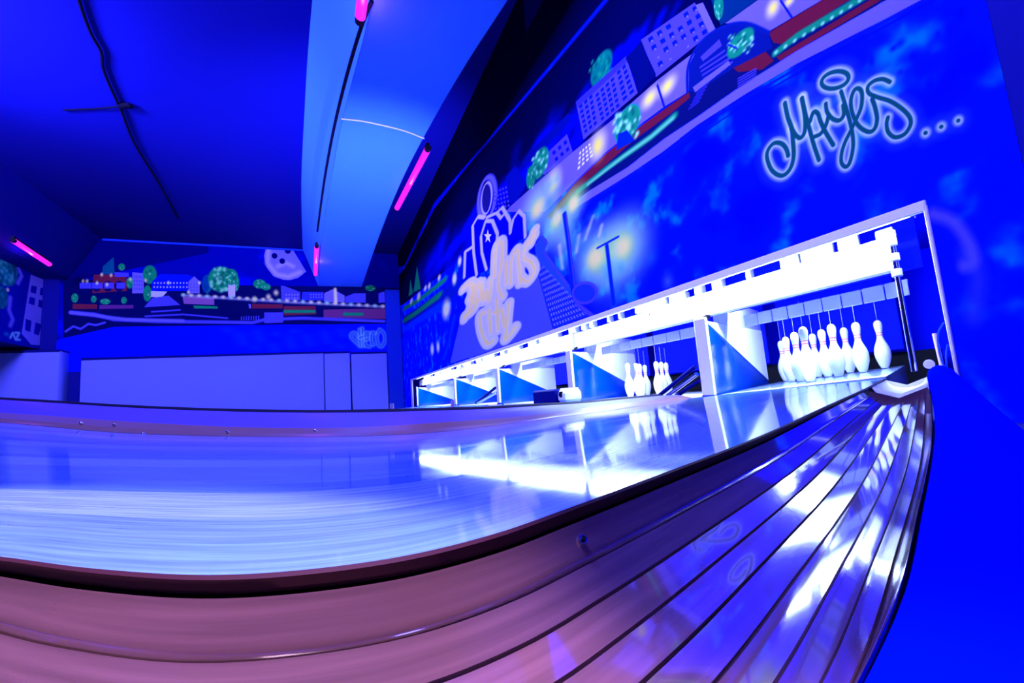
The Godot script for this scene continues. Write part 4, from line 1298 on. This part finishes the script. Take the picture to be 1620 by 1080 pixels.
# ---------------------------------------------------------------- pins
func pins() -> void:
	var prof := []
	for q in [[0.0, 0.0], [0.0258, 0.0], [0.0359, 0.019], [0.0496, 0.057], [0.0573, 0.0857], [0.0604, 0.1143], [0.058, 0.149], [0.047, 0.184], [0.0314, 0.219], [0.025, 0.238], [0.0228, 0.254], [0.0237, 0.276], [0.0266, 0.2985], [0.0306, 0.3207], [0.0323, 0.343], [0.029, 0.362], [0.02, 0.375], [0.009, 0.3805], [0.0, 0.381]]:
		prof.append(Vector2(q[0] * 0.86, q[1]))
	var fine := []
	for i in prof.size() - 1:
		for k in 3:
			var p0: Vector2 = prof[maxi(i - 1, 0)]
			var p3: Vector2 = prof[mini(i + 2, prof.size() - 1)]
			fine.append(prof[i].cubic_interpolate(prof[i + 1], p0, p3, k / 3.0) if i > 1 else prof[i].lerp(prof[i + 1], k / 3.0))
	fine.append(prof[-1])
	for q in fine: q.x = maxf(q.x, 0.0)
	var body := lathe(fine, 28)
	var bands := []
	for h in [0.256, 0.276]:
		var r := []
		for k in 4: r.append(Vector2((0.0232 + absf(h + k * 0.003 - 0.254) * 0.06) * 0.86 + (0.0008 if k in [1, 2] else -0.001), h + k * 0.003))
		bands.append(lathe(r, 24))
	var first: Node3D = null
	var spots := []
	# rack of ten: u and d measured, in rows from the head pin
	for q in [[1.8, 0.57, "head pin at the front of the ten-pin rack"], [1.94, 0.89, "pin in the second row of the ten-pin rack, towards the white side panel"], [1.67, 0.94, "pin in the second row of the ten-pin rack, towards the chrome rod"],
			[2.09, 1.19, "pin in the third row of the ten-pin rack, towards the white side panel"], [1.8, 1.26, "middle pin in the third row of the ten-pin rack"], [1.55, 1.31, "pin in the third row of the ten-pin rack, towards the chrome rod"],
			[2.24, 1.58, "corner pin of the ten-pin rack nearest the white side panel"], [1.93, 1.54, "back row pin of the ten-pin rack, second from the white side panel"], [1.68, 1.62, "back row pin of the ten-pin rack, second from the chrome rod"], [1.43, 1.66, "corner pin of the ten-pin rack standing apart near the chrome rod"]]:
		spots.append([W(q[0], deck_y(q[0], q[1]) + 0.004, q[1]), "white bowling " + q[2], "pins of the full rack"])
	for q in [[3.8, 0.6, "front"], [3.79, 0.78, "second"], [3.9, 1.01, "third"], [4.03, 1.32, "rearmost"]]:
		spots.append([W(q[0], -0.064, q[1]), "white bowling pin, %s in the line of four in the second pit" % q[2], "pins in the second pit"])
	for q in [[3.59, 0.98, "front"], [3.65, 1.2, "middle"], [3.72, 1.44, "rear"]]:
		spots.append([W(q[0], -0.064, q[1]), "white bowling pin, %s of the three beside the slanted rails" % q[2], "pins in the second pit"])
	for s in spots:
		var o: Node3D
		if first == null:
			o = thing("bowling_pin", s[1], "pin", s[0], s[2])
			var pb := obj("body", body, M.pin_white, o)
			for b in bands: obj("neck_band", b, M.pin_red, pb)
			obj("string", tube([Vector3(0, 0.378, 0), Vector3(0, 0.56, 0)], 0.0007, 6), M.white_panel, o)
			first = o
		else:
			o = first.duplicate()
			o.name = numbered("bowling_pin")
			add_child(o)
			tag(o, s[1], "pin", s[2])
			o.position = s[0]
		o.rotation.y = rng.randf() * TAU

# ---------------------------------------------------------------- black light tubes
func blacklights() -> void:
	var YB := 4.2
	tube_lamp(ground(577, -30, YB - 0.05), ground(570, 26, YB - 0.05), "magenta black light tube on the beam edge at the branching cable")
	tube_lamp(ground(501, 390, YB - 0.02), ground(499, 434, YB - 0.02), "magenta black light tube on the beam edge beside the painted moon")
	tube_lamp(ground(676, 237, YB + 0.08), ground(628, 329, YB + 0.08), "magenta black light tube on the beam side facing the pin wall")
	tube_lamp(ground(22, 381, 4.19), ground(78, 418, 4.19), "magenta black light tube on the sloping beam above the painted pier")

func tube_lamp(a: Vector3, b: Vector3, label: String) -> void:
	var t := thing("blacklight_tube", label, "lamp")
	var g := mat("blacklight_glow", lin(0.3, 0.0, 0.3), 0.4)
	g.emission_enabled = true
	g.emission = lin(1.0, 0.02, 1.0)
	g.emission_energy_multiplier = 0.95
	obj("tube", tube([a, b], 0.055, 12), g, t)
	var ax := (b - a).normalized()
	obj("end_cap", tube([a - ax * 0.08, a], 0.05, 12), M.black, t)
	obj("end_cap", tube([b, b + ax * 0.08], 0.05, 12), M.black, t)
	obj("holder", tube([a - ax * 0.06 + Vector3(0, 0.075, 0), b + ax * 0.06 + Vector3(0, 0.075, 0)], 0.03, 8), M.black, t)
	var l := OmniLight3D.new()
	l.name = "tube_light"
	l.light_color = lin(0.45, 0.05, 1.0)
	l.light_energy = 0.5
	l.light_size = 0.05
	l.omni_range = 30.0
	l.omni_attenuation = 2.0
	l.shadow_enabled = true
	t.add_child(l, true)
	l.position = (a + b) / 2.0 + Vector3(0, -0.12, 0)

# ---------------------------------------------------------------- far side wall: low panels, pier
func left_side() -> void:
	# low panels under the picture
	var panels := [[0.54, 1.72, 0.05, "narrow blue low panel beside the corner pilaster"], [1.76, 2.55, 0.14, "short proud low panel between two wide ones"], [2.57, 8.75, 0.06, "long pale low panel under the painted river"], [9.02, 17.4, 0.5, "pale low panel under the painted pier"]]
	for p in panels:
		var t := thing("low_panel", p[3], "panel")
		obj("board", bevel_box(SW(p[0], FLOOR_Y, p[2]), -ND * (p[1] - p[0]), Vector3(0, 1.86 + 0.03 * p[0] - FLOOR_Y, 0), WD * (p[2] - 0.002), 0.012), M.dado, t)
		obj("top_rail", bevel_box(SW(p[0], 1.82 + 0.03 * p[0], p[2] + 0.02), -ND * (p[1] - p[0]), Vector3(0, 0.07, 0), WD * (p[2] + 0.018), 0.008), M.dark_blue, t)
	var pil := thing("pilaster", "plain blue pilaster in the corner of the two painted walls", "pilaster")
	obj("shaft", bevel_box(SW(0.02, FLOOR_Y, 0.12), -ND * 0.5, Vector3(0, 4.1 - FLOOR_Y, 0), WD * 0.118, 0.01), mat("pilaster_blue", lin(0.004, 0.03, 0.3), 0.6), pil)
	# painted pier under the sloping beam
	var pier := thing("painted_pier", "pier under the sloping beam painted with a lit house and trees", "pier")
	var n0 := ground(77, 445, 4.2).dot(ND)
	var p := Painter.new()
	p.to_wall = func(px: float, py: float) -> Vector2:
		var r := ray(px, py)
		var q := Vector3(0, EYE_H, 0) + r * (n0 / ND.dot(r))
		return Vector2(q.dot(WD), q.y)
	p.k = 200.0
	p.x0 = 8.5
	p.y1 = 4.25
	p.start(1600, 500, lin(0, 0.006, 0.26))
	paint_pier(p)
	var pts := []
	var uvs := []
	for c in [[8.5, 2.24], [LEFT_U - 0.01, 2.24], [LEFT_U - 0.01, 4.2], [8.5, 4.2]]:
		pts.append(ND * (n0 + 0.003) + WD * c[0] + Vector3(0, c[1], 0))
		uvs.append(Vector2((c[0] - p.x0) * p.k / 1600.0, (p.y1 - c[1]) * p.k / 500.0))
	obj("painted_face", face(pts, uvs, ND), painted("pier_paint", p), pier)
	obj("core", bevel_box(ND * n0 + WD * 8.5 + Vector3(0, 2.24, 0), WD * (LEFT_U - 8.51), Vector3(0, 1.955, 0), -ND * 0.6, 0.002), M.wall_navy, pier)

# ---------------------------------------------------------------- small things
func small_things() -> void:
	# slanted ball return rails between the first and second pit
	var r := thing("return_rails", "slanted dark ball return rails beside the second pins", "rails")
	for k in 3:
		var o := 0.055 * k
		obj("rail", tube([W(2.53, 0.17 - o, 0.02 + 0.02 * k), W(2.98 - 0.1 * k, -0.045, 0.02 + 0.02 * k)], 0.016, 10), M.dark_blue if k != 1 else M.chrome, r)
	var r2 := thing("return_rails", "slanted dark ball return rails in the third pit", "rails")
	for k in 2: obj("rail", tube([W(6.82, 0.2 - 0.08 * k, 0.02), W(7.9 - 0.1 * k, -0.035, 0.02)], 0.022, 10), M.dark_blue if k == 0 else M.chrome, r2)
	# ball return hood
	var h := thing("return_hood", "dark blue ball return hood with a pale round front", "hood")
	obj("body", pit_box(4.22, 4.78, -0.073, 0.09, -0.4, -0.1, 0.02), M.dark_blue, h)
	var hf := obj("front", pit_box(3.98, 4.215, -0.073, 0.09, -0.4, -0.12, 0.05), M.white_panel, h)
	obj("eye", tube([W(4.1, 0.03, -0.408), W(4.1, 0.03, -0.39)], 0.03, 16), M.black, hf)
	# bolt on the first rib
	var b := thing("gutter_bolt", "small hexagonal bolt on the top rib of the brown gutter", "bolt")
	var nrm := Vector3(0.25, 0.75, 0.6).normalized()
	obj("head", tube([bolt_at + nrm * 0.0006, bolt_at + nrm * 0.0022], 0.0026, 6), M.chrome, b)
	obj("shank", tube([bolt_at + nrm * 0.0022, bolt_at + nrm * 0.0032], 0.0013, 10), M.black, b)
	# two clear reflector posts on the divider
	for q in [[716, 637, "small clear reflector post in front of the fourth pit"], [620, 642, "small clear reflector post in front of the corner pilaster"]]:
		var d := ray(q[0], q[1])
		var pos := Vector3(0, EYE_H, 0) + d * (2.1 / Vector2(d.x, d.z).length())
		var t := thing("reflector_post", q[2], "post")
		obj("post", tube([pos + Vector3(0, -0.03, 0), pos + Vector3(0, 0.012, 0)], 0.009, 10), mat("clear_pink", lin(0.7, 0.6, 0.8), 0.15), t)
	# white strip lying at the third pit
	var s := thing("floor_strip", "long white strip lying in front of the third pit", "strip")
	obj("strip", tube([ground(752, 645, -0.02), ground(855, 640, -0.02)], 0.01, 8), M.white_gloss, s)
